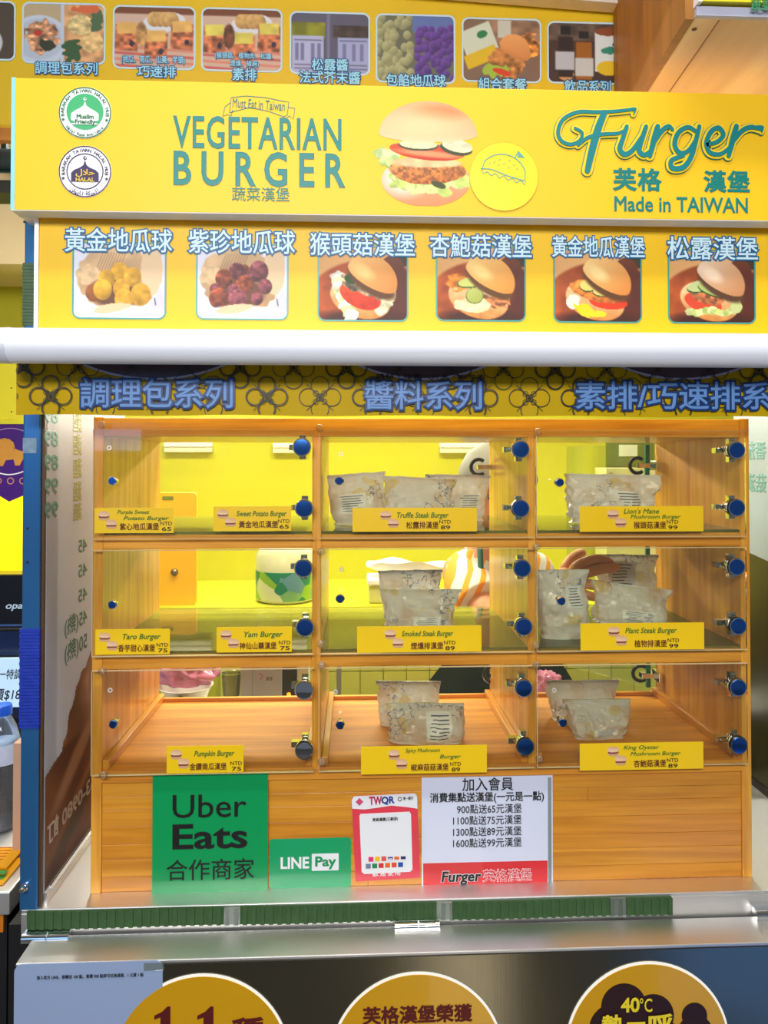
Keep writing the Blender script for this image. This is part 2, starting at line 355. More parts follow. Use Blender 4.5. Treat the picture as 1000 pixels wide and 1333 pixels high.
# ------------------------------------------------------------------ printed photographs (vertex colours on a fine flat grid)
def vnoise(h, w_, cells, seed):
    r = np.random.RandomState(seed); g = r.rand(cells+3, cells+3)
    y = np.linspace(0, cells, h); x = np.linspace(0, cells, w_); yi = y.astype(int); xi = x.astype(int)
    fy = (y-yi)[:, None]; fx = (x-xi)[None, :]; fy = fy*fy*(3-2*fy); fx = fx*fx*(3-2*fx)
    a = g[np.ix_(yi, xi)]; b = g[np.ix_(yi, xi+1)]; c = g[np.ix_(yi+1, xi)]; d = g[np.ix_(yi+1, xi+1)]
    return a*(1-fy)*(1-fx)+b*(1-fy)*fx+c*fy*(1-fx)+d*fy*fx
class Pic:
    def __init__(s, w_, h, bg=(255, 255, 255), masked=False):
        s.w, s.h = w_, h; s.a = np.zeros((h, w_, 3))+np.array(bg, float); s.m = np.zeros((h, w_)) if masked else np.ones((h, w_))
        s.masked = masked
        s.X, s.Y = np.meshgrid(np.linspace(0, 1, w_), np.linspace(0, 1, h)); s.asp = h/w_; s.seed = 1
    def put(s, al, col):
        s.a = s.a*(1-al[..., None])+col*al[..., None]
        if s.masked: s.m = np.maximum(s.m, al)
    def blob(s, cx, cy, rx, ry, col, ang=0, rb=None, soft=0.05, wob=0.0, col2=None, sd=(-0.5, -0.8), tex=0.0, texn=14, cut=None, pw=1.0):
        s.seed += 1; a = math.radians(ang); dx = s.X-cx; dy = (s.Y-cy)*s.asp
        u = dx*math.cos(a)+dy*math.sin(a); v = -dx*math.sin(a)+dy*math.cos(a)
        ryy = np.where(v > 0, (rb if rb is not None else ry)*s.asp, ry*s.asp)
        d = np.sqrt((u/rx)**2+(v/ryy)**2)
        if wob: d = d+wob*(vnoise(s.h, s.w, 18, s.seed)-0.5)*2
        al = np.clip((1-d)/soft+0.5, 0, 1)
        if cut: al = al*cut(u, v)
        c = np.zeros_like(s.a)+np.array(col, float)
        if col2 is not None:
            t = np.clip(0.5-0.5*((u/rx)*sd[0]+(v/ryy)*sd[1]), 0, 1)**pw
            c = c*(1-t[..., None])+np.array(col2, float)*t[..., None]
        if tex:
            c = c*(1+tex*(vnoise(s.h, s.w, texn, s.seed+50)-0.5)[..., None]*2+0.5*tex*(vnoise(s.h, s.w, texn*2, s.seed+90)-0.5)[..., None]*2)
        s.put(al, c)
    def rect(s, x0, y0, x1, y1, col, ang=0, soft=0.012, tex=0.0, texn=12):
        s.seed += 1; cx, cy = (x0+x1)/2, (y0+y1)/2; a = math.radians(ang); dx = s.X-cx; dy = (s.Y-cy)*s.asp
        u = np.abs(dx*math.cos(a)+dy*math.sin(a)); v = np.abs(-dx*math.sin(a)+dy*math.cos(a))
        al = np.clip(((x1-x0)/2-u)/soft+0.5, 0, 1)*np.clip(((y1-y0)/2*s.asp-v)/soft+0.5, 0, 1)
        c = np.zeros_like(s.a)+np.array(col, float)
        if tex: c = c*(1+tex*(vnoise(s.h, s.w, texn, s.seed)-0.5)[..., None]*2)
        s.put(al, c)
    def obj(s, name, box, Y, parent, corner=0.0, mat=None, rot=0):
        X0, Z0, X1, Z1 = box; h, w_ = s.h, s.w
        xs = X0+(X1-X0)*s.X; zs = Z1-(Z1-Z0)*s.Y
        keep = s.m > 0.5
        if corner:
            r = corner; qx = np.maximum(np.maximum(X0+r-xs, xs-(X1-r)), 0); qz = np.maximum(np.maximum(Z0+r-zs, zs-(Z1-r)), 0)
            keep &= (qx*qx+qz*qz) <= (r*1.02)**2
        idx = np.arange(h*w_).reshape(h, w_); k4 = keep[:-1, :-1] & keep[1:, :-1] & keep[:-1, 1:] & keep[1:, 1:]
        q = np.stack([idx[:-1, :-1][k4], idx[1:, :-1][k4], idx[1:, 1:][k4], idx[:-1, 1:][k4]], 1)
        used = np.unique(q); mp = -np.ones(h*w_, int); mp[used] = np.arange(len(used)); q = mp[q]
        v = np.stack([xs.ravel()[used], np.full(len(used), Y), zs.ravel()[used]], 1)
        me = bpy.data.meshes.new(name); me.vertices.add(len(v)); me.vertices.foreach_set('co', v.ravel())
        me.loops.add(q.size); me.loops.foreach_set('vertex_index', q.ravel().astype('i'))
        me.polygons.add(len(q)); me.polygons.foreach_set('loop_start', np.arange(0, q.size, 4, dtype='i')); me.update(calc_edges=True)
        c = np.clip(s.a.reshape(-1, 3)[used]/255, 0, 1); c = np.where(c <= 0.04045, c/12.92, ((c+0.055)/1.055)**2.4)
        at_ = me.color_attributes.new('Col', 'FLOAT_COLOR', 'POINT'); at_.data.foreach_set('color', np.hstack([c, np.ones((len(c), 1))]).ravel())
        return link(name, me, mat or VCOL(), parent)

def burger_pic(kind, w_=118, h=88):
    p = Pic(w_, h, (236, 176, 110)); p.seed = kind*10
    p.a *= (1+0.12*(p.X-0.5)[..., None])
    p.rect(0.86, 0.0, 1.0, 0.26, (60, 60, 40)); p.rect(0.88, 0.02, 0.95, 0.1, (180, 60, 40))
    p.blob(0.56, 0.88, 0.74, 0.70, (196, 92, 38), col2=(110, 44, 22), sd=(-0.9, 0.1), tex=0.12, texn=9)
    p.blob(0.83, 0.28, 0.13, 0.16, (120, 62, 34), ang=25, soft=0.1)
    p.blob(0.86, 0.75, 0.3, 0.5, (92, 40, 26), soft=0.6)
    p.blob(0.5, 0.97, 0.5, 0.12, (70, 30, 18), soft=0.6)
    p.blob(0.47, 0.70, 0.34, 0.26, (250, 226, 178), ang=14, col2=(214, 132, 58), sd=(-0.2, -0.9), tex=0.08)
    if kind == 0:   # lettuce, dark mushroom, tomato
        for i in range(9): p.blob(0.22+0.018*i, 0.44+0.06*i, 0.09, 0.09, (226, 222, 150) if i % 2 else (240, 236, 214), wob=0.3, tex=0.2)
        for i in range(6): p.blob(0.8-0.02*i, 0.62+0.04*i, 0.08, 0.09, (232, 224, 180), wob=0.3, tex=0.2)
        p.blob(0.47, 0.66, 0.24, 0.17, (236, 88, 34), ang=20, col2=(200, 44, 18), tex=0.1)
        p.blob(0.5, 0.54, 0.27, 0.11, (150, 128, 100), ang=18, wob=0.2, tex=0.5, texn=24)
        p.blob(0.36, 0.44, 0.07, 0.06, (44, 74, 30), ang=15); p.blob(0.54, 0.52, 0.08, 0.05, (120, 160, 60), ang=10)
    if kind == 1:   # cucumber, mushroom
        p.blob(0.24, 0.46, 0.12, 0.12, (222, 130, 40), wob=0.3, tex=0.3)
        p.blob(0.62, 0.68, 0.22, 0.16, (196, 120, 70), ang=10, wob=0.3, tex=0.5, texn=22); p.blob(0.78, 0.6, 0.08, 0.07, (200, 40, 20))
        p.blob(0.6, 0.56, 0.12, 0.1, (236, 200, 168), wob=0.15)
        p.blob(0.42, 0.78, 0.2, 0.1, (244, 226, 170), wob=0.2, tex=0.15)
        p.blob(0.38, 0.48, 0.15, 0.075, (84, 110, 40), ang=-8); p.blob(0.385, 0.47, 0.14, 0.065, (208, 212, 110), ang=-8)
        p.blob(0.43, 0.66, 0.1, 0.11, (96, 120, 40)); p.blob(0.43, 0.655, 0.09, 0.1, (196, 200, 106), col2=(170, 180, 80))
    if kind == 2:   # patty, tomato, egg yellow
        p.blob(0.22, 0.72, 0.08, 0.1, (252, 240, 214), wob=0.2)
        p.blob(0.62, 0.72, 0.22, 0.1, (226, 60, 24), ang=5)
        p.blob(0.47, 0.58, 0.29, 0.13, (236, 150, 62), ang=14, col2=(190, 100, 36), wob=0.08, tex=0.25, texn=22)
        p.blob(0.35, 0.83, 0.12, 0.08, (250, 214, 20), wob=0.3, ang=20); p.blob(0.49, 0.89, 0.1, 0.05, (250, 216, 30), wob=0.3)
        p.blob(0.39, 0.51, 0.1, 0.08, (80, 84, 30)); p.blob(0.39, 0.495, 0.095, 0.075, (232, 212, 110))
        p.blob(0.55, 0.59, 0.11, 0.065, (80, 84, 30)); p.blob(0.55, 0.575, 0.105, 0.06, (230, 214, 118))
    if kind == 3:   # cucumber, patty, tomato, lettuce
        p.blob(0.4, 0.72, 0.22, 0.13, (222, 74, 44), ang=15)
        for i in range(9): p.blob(0.25+0.062*i, 0.84+0.02*math.sin(i*1.3), 0.055, 0.05, (190, 206, 112) if i % 2 else (214, 222, 150), wob=0.3, tex=0.15)
        p.blob(0.78, 0.76, 0.06, 0.1, (206, 214, 140), wob=0.3)
        p.blob(0.43, 0.63, 0.22, 0.1, (176, 104, 62), ang=15, wob=0.15, tex=0.45, texn=22)
        p.blob(0.38, 0.5, 0.17, 0.08, (60, 84, 34), ang=-10); p.blob(0.38, 0.485, 0.165, 0.075, (196, 208, 140), ang=-10)
        p.blob(0.5, 0.56, 0.17, 0.07, (56, 78, 34), ang=18); p.blob(0.5, 0.548, 0.165, 0.06, (180, 198, 110), ang=18)
    bun = [((250, 198, 120), (222, 136, 62)), ((250, 206, 128), (228, 146, 56)), ((250, 208, 136), (222, 134, 54)), ((240, 212, 180), (206, 136, 84))][kind]
    p.blob(0.6, 0.5, 0.29, 0.14, tuple(v*0.45 for v in bun[1]), ang=27, soft=0.25)
    p.blob(0.6, 0.42, 0.295, 0.30, bun[0], ang=26, rb=0.13, col2=bun[1], sd=(-0.9, -0.2), soft=0.04, pw=0.9)
    p.blob(0.5, 0.33, 0.12, 0.08, tuple(min(255, v*1.06) for v in bun[0]), ang=26, soft=0.9)
    return p
def ball_pic(purple, w_=120, h=88):
    p = Pic(w_, h, (228, 226, 240)); p.seed = 7+purple*13
    p.blob(0.5, 0.98, 0.62, 0.3, (250, 250, 253), soft=0.2)
    p.blob(0.9, 0.9, 0.2, 0.3, (212, 210, 230), soft=0.5)
    pc = (222, 186, 140)
    p.blob(0.5, 0.48, 0.42, 0.5, (240, 240, 246), ang=8, soft=0.06)
    p.blob(0.47, 0.46, 0.42, 0.42, pc, ang=8, rb=0.46, col2=(188, 146, 102), wob=0.06, tex=0.1, texn=6)
    for i in range(9): p.rect(0.28+0.03*i, 0.12, 0.286+0.03*i, 0.4, (150, 108, 72), ang=24, soft=0.01)
    p.blob(0.16, 0.42, 0.12, 0.12, pc, wob=0.2, tex=0.1); p.blob(0.85, 0.35, 0.12, 0.34, (232, 200, 158), wob=0.08)
    p.blob(0.46, 0.65, 0.28, 0.2, (110, 70, 50), soft=0.3)
    r = random.Random(3+purple)
    if not purple:
        bs = [(.5, .38, .09), (.64, .45, .095), (.36, .48, .09), (.52, .60, .09), (.22, .66, .085), (.32, .62, .1), (.55, .74, .1), (.73, .68, .11)]
        for i, (x, y, q) in enumerate(bs):
            a = (252, 188, 56) if i not in (4,) else (170, 100, 50)
            p.blob(x, y, q, q/p.asp, a, col2=tuple(v*0.72 for v in a), soft=0.08, tex=0.12)
    else:
        bs = [(.52, .36, .07), (.62, .40, .08), (.44, .36, .09), (.30, .46, .1), (.68, .36, .11), (.2, .6, .06), (.52, .54, .1), (.75, .56, .08), (.4, .62, .07), (.24, .72, .11), (.45, .73, .11), (.66, .72, .07)]
        for i, (x, y, q) in enumerate(bs):
            a = (168, 88, 96) if i % 3 else (186, 92, 60)
            p.blob(x, y, q*0.95, q*0.95/p.asp, a, col2=tuple(v*0.5 for v in a), soft=0.1, tex=0.3, texn=24)
    p.blob(0.5, 1.02, 0.6, 0.2, (246, 246, 252), soft=0.15)
    p.blob(0.42, 0.86, 0.2, 0.06, (232, 204, 162), ang=-8, wob=0.1)
    p.rect(0.88, 0.72, 0.89, 0.82, (60, 60, 60), ang=-12)
    return p
def rear_pic(k, w_=90, h=68):
    p = Pic(w_, h, (120, 90, 60)); p.seed = 31*k+3
    if k == 0:
        p.a[:] = (70, 60, 50); p.blob(0.2, 0.7, 0.6, 0.4, (190, 195, 200)); p.blob(0.3, 0.55, 0.45, 0.25, (150, 140, 60), tex=0.4)
    if k == 1:
        p.a[:] = (176, 160, 130); p.blob(0.2, 0.62, 0.36, 0.42, (186, 200, 220), soft=0.05); p.blob(0.2, 0.6, 0.3, 0.34, (170, 185, 205), soft=0.1)
        p.blob(0.22, 0.55, 0.21, 0.27, (176, 130, 96), wob=0.25, tex=0.5, texn=18); p.blob(0.3, 0.7, 0.09, 0.1, (40, 50, 36), wob=0.3); p.blob(0.18, 0.5, 0.05, 0.05, (180, 50, 30))
        p.rect(0.49, 0.0, 1.0, 1.0, (196, 150, 104), tex=0.2); p.rect(0.46, 0, 0.5, 1, (180, 195, 220))
        p.blob(0.7, 0.35, 0.16, 0.17, (206, 186, 130), tex=0.25); p.blob(0.84, 0.64, 0.14, 0.17, (206, 176, 120), tex=0.2)
        p.blob(0.6, 0.78, 0.12, 0.2, (46, 84, 50), wob=0.4); p.blob(0.9, 0.3, 0.07, 0.2, (70, 100, 70), wob=0.3); p.blob(0.77, 0.08, 0.16, 0.07, (200, 100, 60), wob=.3)
    if k in (2, 3):
        p.a[:] = (196, 170, 156); p.rect(0, 0, 1, 0.12, (112, 66, 44)); 
        for i in range(4): p.rect(-0.1, 0.66+0.1*i, 1.1, 0.7+0.1*i, (190, 90, 84) if i % 2 else (206, 130, 110), ang=3)
        p.blob(0.62, 0.24, 0.26, 0.16, (205, 212, 225), ang=-6)
        for i in range(4): p.blob(0.5+0.07*i, 0.2+0.0*i, 0.09, 0.12, (206, 172, 110), col2=(160, 120, 70), tex=0.1)
        for (x, y) in ((0.16, 0.5), (0.52, 0.62), (0.84, 0.46)):
            p.rect(x-0.14, y-0.2, x+0.14, y+0.22, (176, 104, 70), ang=3, tex=0.4, texn=20); p.rect(x-0.12, y-0.24, x+0.12, y-0.06, (220, 176, 100) if k == 2 else (206, 196, 90), ang=-2, tex=0.1)
            p.blob(x+0.06, y+0.1, 0.03, 0.05, (50, 40, 60))
        p.blob(0.34, 0.45, 0.07, 0.2, (170, 130, 80) if k == 2 else (100, 60, 40), soft=0.2, tex=0.3)
    if k == 4:
        p.a[:] = (84, 84, 108); p.rect(0, 0.16, 0.44, 0.42, (120, 124, 30), tex=0.2); p.rect(0.54, 0.2, 1.0, 0.4, (64, 52, 50), tex=0.3)
        p.rect(0.02, 0.38, 0.42, 1.0, (166, 172, 212)); p.rect(0.6, 0.4, 1.0, 1.0, (150, 158, 204)); p.rect(0.46, 0, 0.5, 1, (110, 112, 140))
        for x in (0.06, 0.13, 0.26, 0.34, 0.66, 0.78, 0.88): p.rect(x, 0.5, x+0.045, 0.78, (110, 114, 160))
        for y in (0.44, 0.84, 0.9): p.rect(0.05, y, 0.4, y+0.02, (90, 92, 130)); p.rect(0.62, y, 0.97, y+0.02, (90, 92, 130))
    if k == 5:
        p.a[:] = (96, 100, 84); r = random.Random(5)
        for i in range(90): p.blob(r.uniform(0, .44), r.uniform(0, 1), .05, .05/p.asp, (176, 178, 132), col2=(120, 124, 90), soft=0.2)
        p.rect(0.46, 0, 1, 0.25, (88, 110, 170))
        for i in range(110): p.blob(r.uniform(.52, 1), r.uniform(.18, 1), .045, .045/p.asp, (112, 74, 170), col2=(60, 36, 104), soft=0.2)
    if k == 6:
        p.a[:] = (120, 96, 80); p.rect(0.3, 0.0, 1, 0.5, (140, 108, 84), tex=0.2)
        p.rect(0.0, 0.12, 0.42, 0.62, (196, 206, 190), ang=-22); p.rect(0.03, 0.5, 0.45, 0.72, (208, 176, 20), ang=-22); p.blob(0.25, 0.25, 0.07, 0.06, (30, 120, 70), ang=-20)
        p.rect(0.45, 0.02, 0.62, 0.3, (190, 190, 180)); p.blob(0.82, 0.42, 0.18, 0.18, (190, 120, 50), wob=.3, tex=.5)
        p.blob(0.56, 0.7, 0.24, 0.22, (180, 120, 60), ang=20, wob=.15, tex=.3); p.blob(0.42, 0.82, 0.14, 0.1, (150, 180, 60), wob=.4); p.blob(0.5, 0.84, 0.12, 0.05, (200, 60, 30), ang=15)
        p.blob(0.66, 0.5, 0.21, 0.26, (226, 160, 96), ang=28, rb=0.1, col2=(190, 120, 60))
    if k == 7:
        p.a[:] = (64, 44, 36); p.rect(0, 0, 1, 0.3, (86, 70, 60), tex=.3)
        p.blob(0.24, 0.86, 0.1, 0.1, (190, 140, 90))
        p.rect(0.14, 0.24, 0.33, 0.9, (40, 26, 24)); p.rect(0.17, 0.06, 0.3, 0.2, (20, 18, 20)); p.rect(0.1, 0.48, 0.35, 0.78, (176, 180, 190))
        p.rect(0.37, 0.32, 0.58, 0.94, (150, 90, 20)); p.rect(0.41, 0.14, 0.54, 0.26, (24, 22, 24)); p.rect(0.36, 0.58, 0.6, 0.88, (186, 190, 190))
        p.rect(0.62, 0.14, 0.96, 0.8, (206, 214, 216)); p.blob(0.79, 0.14, 0.17, 0.07, (130, 66, 30)); p.blob(0.8, 0.74, 0.16, 0.12, (214, 180, 20)); p.blob(0.78, 0.45, 0.1, 0.06, (40, 130, 110), wob=.5); p.blob(0.9, 0.35, 0.05, 0.04, (30, 60, 40))
    return p
def big_burger():
    w_, h = 200, 190; p = Pic(w_, h, (250, 200, 20), True); p.seed = 77
    p.blob(0.49, 0.76, 0.40, 0.22, (246, 196, 150), rb=0.25, col2=(226, 140, 90), sd=(-0.2, -0.9), soft=0.03)
    p.blob(0.3, 0.74, 0.2, 0.16, (240, 226, 205), soft=0.7)
    r = random.Random(4)
    for i in range(14): p.blob(0.07+r.random()*0.16, 0.5+r.random()*0.16, 0.06, 0.045, (176, 204, 120) if i % 2 else (206, 220, 150), wob=.5, ang=r.uniform(-60, 60), soft=.08, tex=.2)
    for i in range(26): p.blob(0.2+r.random()*0.62, 0.74+r.random()*0.13-0.05*abs(r.random()), 0.07, 0.045, (214, 224, 140) if i % 2 else (190, 206, 104), wob=.4, soft=.08, tex=.15)
    p.blob(0.5, 0.66, 0.34, 0.115, (222, 150, 78), rb=0.14, col2=(176, 92, 36), sd=(-.1, -.9), wob=0.05, tex=0.3, texn=40, soft=0.03)
    p.blob(0.5, 0.59, 0.32, 0.05, (238, 196, 140), soft=.3, tex=.1, wob=.1)
    p.blob(0.50, 0.48, 0.34, 0.07, (226, 80, 40), rb=0.09, ang=5, col2=(196, 50, 24), soft=0.03)
    p.blob(0.52, 0.51, 0.29, 0.03, (250, 150, 100), ang=5, soft=.8)
    p.blob(0.42, 0.43, 0.18, 0.055, (70, 74, 34), ang=2); p.blob(0.42, 0.42, 0.17, 0.045, (232, 226, 176), ang=2, tex=.1)
    p.blob(0.76, 0.45, 0.15, 0.07, (64, 70, 36), ang=10); p.blob(0.77, 0.43, 0.14, 0.06, (234, 228, 186), ang=10, tex=.1)
    p.blob(0.6, 0.8, 0.07, 0.03, (70, 74, 34), ang=20)
    p.blob(0.51, 0.33, 0.44, 0.32, (240, 170, 116), rb=0.07, col2=(250, 214, 170), sd=(0.15, -0.9), soft=0.02, pw=1.1)
    p.blob(0.62, 0.12, 0.2, 0.07, (226, 140, 84), soft=1.0); p.blob(0.45, 0.26, 0.3, 0.12, (250, 206, 150), soft=1.2)
    return p
def tiny_burger():
    w_, h = 34, 34; p = Pic(w_, h, (250, 206, 10), True)
    def b(cx, cy):
        p.blob(cx, cy+0.17, 0.27, 0.10, (216, 170, 120)); p.blob(cx, cy+0.09, 0.27, 0.06, (120, 50, 30)); p.blob(cx, cy+0.05, 0.26, 0.03, (220, 150, 120))
        p.blob(cx, cy, 0.29, 0.2, (250, 226, 196), rb=0.06, col2=(224, 170, 116), sd=(-.2, .9), soft=.08)
    b(0.32, 0.26); b(0.66, 0.66); return p
# ================================================================== SETTING
M_floor = P('floor_grey_tile', (120, 116, 110), 0.35, nscale=4)
M_wall = P('back_wall_yellow_paint', (200, 198, 42), 0.38, var=0.03, nscale=3, coat=0.1)
M_ceil = P('ceiling_white', (214, 208, 196), 0.7, nscale=3)
setp(MB().box(-2.2, -3.6, -1.0, 2.8, 2.0, -0.95).build('floor', M_floor), kind='structure')
setp(MB().box(-2.2, 1.25, -0.95, 2.8, 1.33, 2.2).build('wall_back', M_wall), kind='structure')
setp(MB().box(-2.2, -3.6, 2.2, 2.8, 2.0, 2.25).build('ceiling', M_ceil), kind='structure')
setp(MB().box(-0.55, -0.16, 1.285, 1.7, 1.25, 1.31).build('added_shade_slab', M_ceil), kind='structure')  # unseen slab added to keep overhead light off the rear banner
# low tiled ledge behind the cabinet, tiles one by one
ledge_z = at(360, 791, 0.82).z
led = MB().box(-0.25, 0.826, -0.95, 1.45, 1.25, ledge_z).build('wall_ledge', M_wall); setp(led, kind='structure')
M_tile = P('ledge_tile_yellow', (226, 228, 100), 0.22, var=0.06, nscale=5, coat=0.4)
tme = MB().box(0, 0, 0, 0.053, 0.006, 0.072)
tile_me = me_from(tme.v, tme.f, 'tile'); tile_me.materials.append(M_tile)
for r in range(5):
    for c in range(24):
        o = bpy.data.objects.new('tile', tile_me); COL.objects.link(o); o.parent = led
        o.location = Vector((0.02+c*0.055-0.0, 0.820, ledge_z-0.002-0.0745*(r+1)))-origin(led)
# ================================================================== STEEL COUNTER
YF = -0.031
ctr = thing('service_counter', 'brushed steel counter carrying the pine display cabinet, with a dark gap below its lip', 'counter', (0.4, 0.1, -0.95))
XL = at(27, 1195, YF).x; XR = 1.25
MB().box(XL, YF, -0.005, XR, 0.33, 0).build('worktop', M_steel, ctr, bevel=0.0012)
MB().box(XL, YF, -0.034, XR, YF+0.004, -0.005).build('front_lip', M_steel, ctr, bevel=0.001)
MB().box(XL+0.005, 0.02, -0.95, XR, 0.32, -0.006).build('body', M_dark, ctr)
MB().tube([(XL+.01, -0.005, -0.048), (XR, -0.005, -0.048)], 0.007, 12).build('support_rod', P('rod_grey', (62, 56, 50), 0.7), ctr, smooth=True)
MB().box(XL-0.028, 0.00, -0.95, XL+0.002, 0.30, -0.036).build('leg_post', M_dark, ctr)
# fold-down steel hatch below
hz = at(400, 1244, -0.088).z
hatch = thing('steel_hatch', 'folding stainless steel hatch panel below the counter, carrying the round yellow stickers', 'panel', (0.4, -0.07, -0.95))
XH = at(20, 1262, -0.088).x
MB().box(XH, -0.088, hz-0.004, XR, -0.036, hz).build('top_flange', M_steel, hatch, bevel=0.001)
MB().box(XH, -0.088, -0.62, XR, -0.084, hz-0.004).build('front_sheet', M_steelf, hatch, bevel=0.001)
MB().box(XH, -0.084, -0.62, XH+0.003, -0.04, hz-0.004).build('side_return', M_steel, hatch)
for px, py in ((59, 1221), (542, 1206), (1010, 1190)):
    p = at(px, py, -0.04); h = MB()
    h.tube([(p.x-0.027, -0.040, p.z), (p.x+0.002, -0.040, p.z)], 0.0062, 14)
    h.tube([(p.x+0.0035, -0.040, p.z), (p.x+0.029, -0.040, p.z)], 0.0062, 14)
    h.box(p.x-0.026, -0.038, p.z-0.002, p.x+0.028, -0.026, p.z+0.006)
    h.build('hinge', M_chrome, hatch, smooth=True)
# green velcro strip, ribbed, with tape patches
M_vel = P('velcro_dark_green', (56, 88, 48), 0.95, var=0.25, nscale=90, bump=0.6)
vs = thing('fastening_strip', 'long dark green ribbed hook-and-loop strip stuck along the steel counter lip', 'strip', tuple(at(450, 1208, YF)))
a0 = at(36, 1196, YF); a1 = at(874, 1186, YF)
mb = MB(); n = 150
for i in range(n):
    x0 = a0.x+(a1.x-a0.x)*i/n; x1 = a0.x+(a1.x-a0.x)*(i+1)/n; z = a0.z+(a1.z-a0.z)*0.25*i/n-0.0005*math.sin(i*0.13)
    mb.box(x0, YF-0.0030-0.0018*(i % 2), z-0.0112, x1, YF, z+0.0102)
o = mb.build('ribbed_pile', M_vel, vs); o['kind'] = 'stuff'
M_tape = CLEAR('clear_tape', (235, 240, 235), 1.0, 1.5, 0.12, (200, 205, 200))
for px in (303, 578, 803):
    p = at(px, 1193, YF); z = a0.z+(a1.z-a0.z)*0.25*(px-36)/838
    MB().box(p.x-0.010, YF-0.0058, z-0.0125, p.x+0.010, YF-0.0046, z+0.0135).build('tape_patch', M_tape, vs)
# ---- round stickers on the hatch
def disc_sticker(cx, cy, R, label):
    Y = -0.088; c = at(cx, cy, Y); r = R*(Y-CAM[1])/F_PX
    t = thing('round_sticker', label, 'sticker', (c.x, Y, c.z-r), 'round yellow stickers along the steel hatch')
    MB().prism(circ(c.x, c.z, r+0.0028, 90), Y-0.0012, Y-0.0002).build('white_border', P('sticker_border_halo', (252, 250, 240), 0.4, emit=(255, 250, 235), es=0.25), t)  # white rim given a faint glow to imitate a halo
    MB().prism(circ(c.x, c.z, r, 90), Y-0.0022, Y-0.0013).build('sticker_face', P('sticker_amber', (214, 158, 4), 0.3, var=0.06, nscale=14, bump=0.35, coat=0.3), t)
    return t, Y-0.0022
t, Y = disc_sticker(262, 1384, 110, 'leftmost round amber sticker on the steel hatch, with large number and white rim')
for x0 in (201, 257):
    MB().prism([(lambda q: (q.x, q.z))(at(x, y, Y)) for x, y in ((x0, 1322), (x0+10, 1317), (x0+17, 1310), (x0+21, 1310), (x0+21, 1372), (x0+8, 1372), (x0+8, 1324), (x0, 1327))][::-1], Y-0.0006, Y-0.0001).build('numeral_print', M_brown, t)
text('種', (303, 1325, 342, 1362), Y, M_brown, t, bold=0.03)
t, Y = disc_sticker(543, 1380, 110, 'middle round amber sticker on the steel hatch, one line of dark lettering showing')
text('芙格漢堡榮獲', (473, 1309, 614, 1331), Y, M_brown, t, bold=0.035)
text('食尚大獎', (480, 1341, 606, 1366), Y, M_brown, t, bold=0.035)
t, Y = disc_sticker(843, 1361, 106, 'rightmost round amber sticker on the steel hatch, with a dark cloud shape reading 40°C')
M_cloud = P('cloud_dark', (44, 14, 10), 0.4, var=0.05)
mb = MB()
for k, (x, y, r) in enumerate(((812, 1310, 30), (850, 1322, 28), (800, 1340, 34), (845, 1350, 32), (904, 1322, 17), (905, 1345, 24))):
    q = at(x, y, Y); mb.prism(circ(q.x, q.z, r*0.00091, 36), Y-0.0006-0.00003*k, Y-0.0002)
mb.build('cloud_print', M_cloud, t)
M_ylet = P('letter_yellow', (246, 220, 40), 0.4)
text('40', (809, 1299, 832, 1317), Y-0.0009, M_ylet, t, bold=0.03); text('°C', (833, 1299, 849, 1317), Y-0.0009, M_ylet, t, bold=0.01)
text('熱', (784, 1321, 811, 1348), Y-0.0009, M_ylet, t, bold=0.03, out=0.07, outmat=M_cloud); text('呼', (845, 1320, 875, 1347), Y-0.0009, M_ylet, t, bold=0.03, out=0.07, outmat=M_cloud); text('一', (816, 1330, 840, 1334), Y-0.0009, M_ylet, t)
# ---- pale laminated card at lower left
Y = -0.088; b = bxz(19, 1252, 212, 1345, Y)
t = thing('laminated_card', 'pale blue laminated card with one line of small print, lower left of the hatch', 'card', ((b[0]+b[2])/2, Y, b[1]))
MB().prism(rrect(*b, 0.009), Y-0.0016, Y-0.0002).build('card_sheet', P('laminate_pale_blue', (156, 176, 212), 0.18, var=0.05, nscale=5, coat=0.6), t)
text('加入官方 LINE，即贈送 100 點，累積 900 點即可兌換漢堡，1 元累 1 點', (48, 1268, 187, 1273), Y-0.0018, M_black, t, bold=0.02)
b2 = bxz(188, 1252, 214, 1262, Y); MB().box(b2[0], Y-0.0022, b2[1], b2[2], Y-0.0017, b2[3]).build('tape_patch', M_tape, t)

# ================================================================== DISPLAY CABINET
W_, H_, D_ = 0.863, 0.608, 0.287
Z1, Z2, Z3 = 0.459, 0.3055, 0.1554
cab = thing('display_cabinet', 'pine display cabinet with nine clear-doored compartments on the steel counter', 'cabinet', (W_/2, D_/2, 0))
XA0, XA1 = at(406.5, 640, 0).x, at(418.5, 640, 0).x
XB0, XB1 = at(687, 640, 0).x, at(697.5, 640, 0).x
T = 0.013
MB().box(0, 0, 0, T, D_, H_).build('side_panel', M_wz, cab, bevel=0.001)
MB().box(W_-T, 0, 0, W_, D_, H_).build('side_panel', M_wz, cab, bevel=0.001)
MB().box(XA0, 0.0005, 0.14, XA1, D_, 0.585).build('partition', M_wz, cab, bevel=0.0008)
MB().box(XB0, 0.0005, 0.14, XB1, D_, 0.585).build('partition', M_wz, cab, bevel=0.0008)
MB().box(T, 0.0, 0.583, W_-T, D_, H_-0.001).build('top_board', WOOD('pine_top', (208, 146, 56), (248, 194, 92), 'x'), cab, bevel=0.0008)
MB().box(T, -0.0015, 0.1400, W_-T, D_, Z3).build('floor_board', WOOD('pine_floor', (186, 110, 16), (232, 154, 40), 'x', 1.0, 0.6, 0.0), cab, bevel=0.0008)
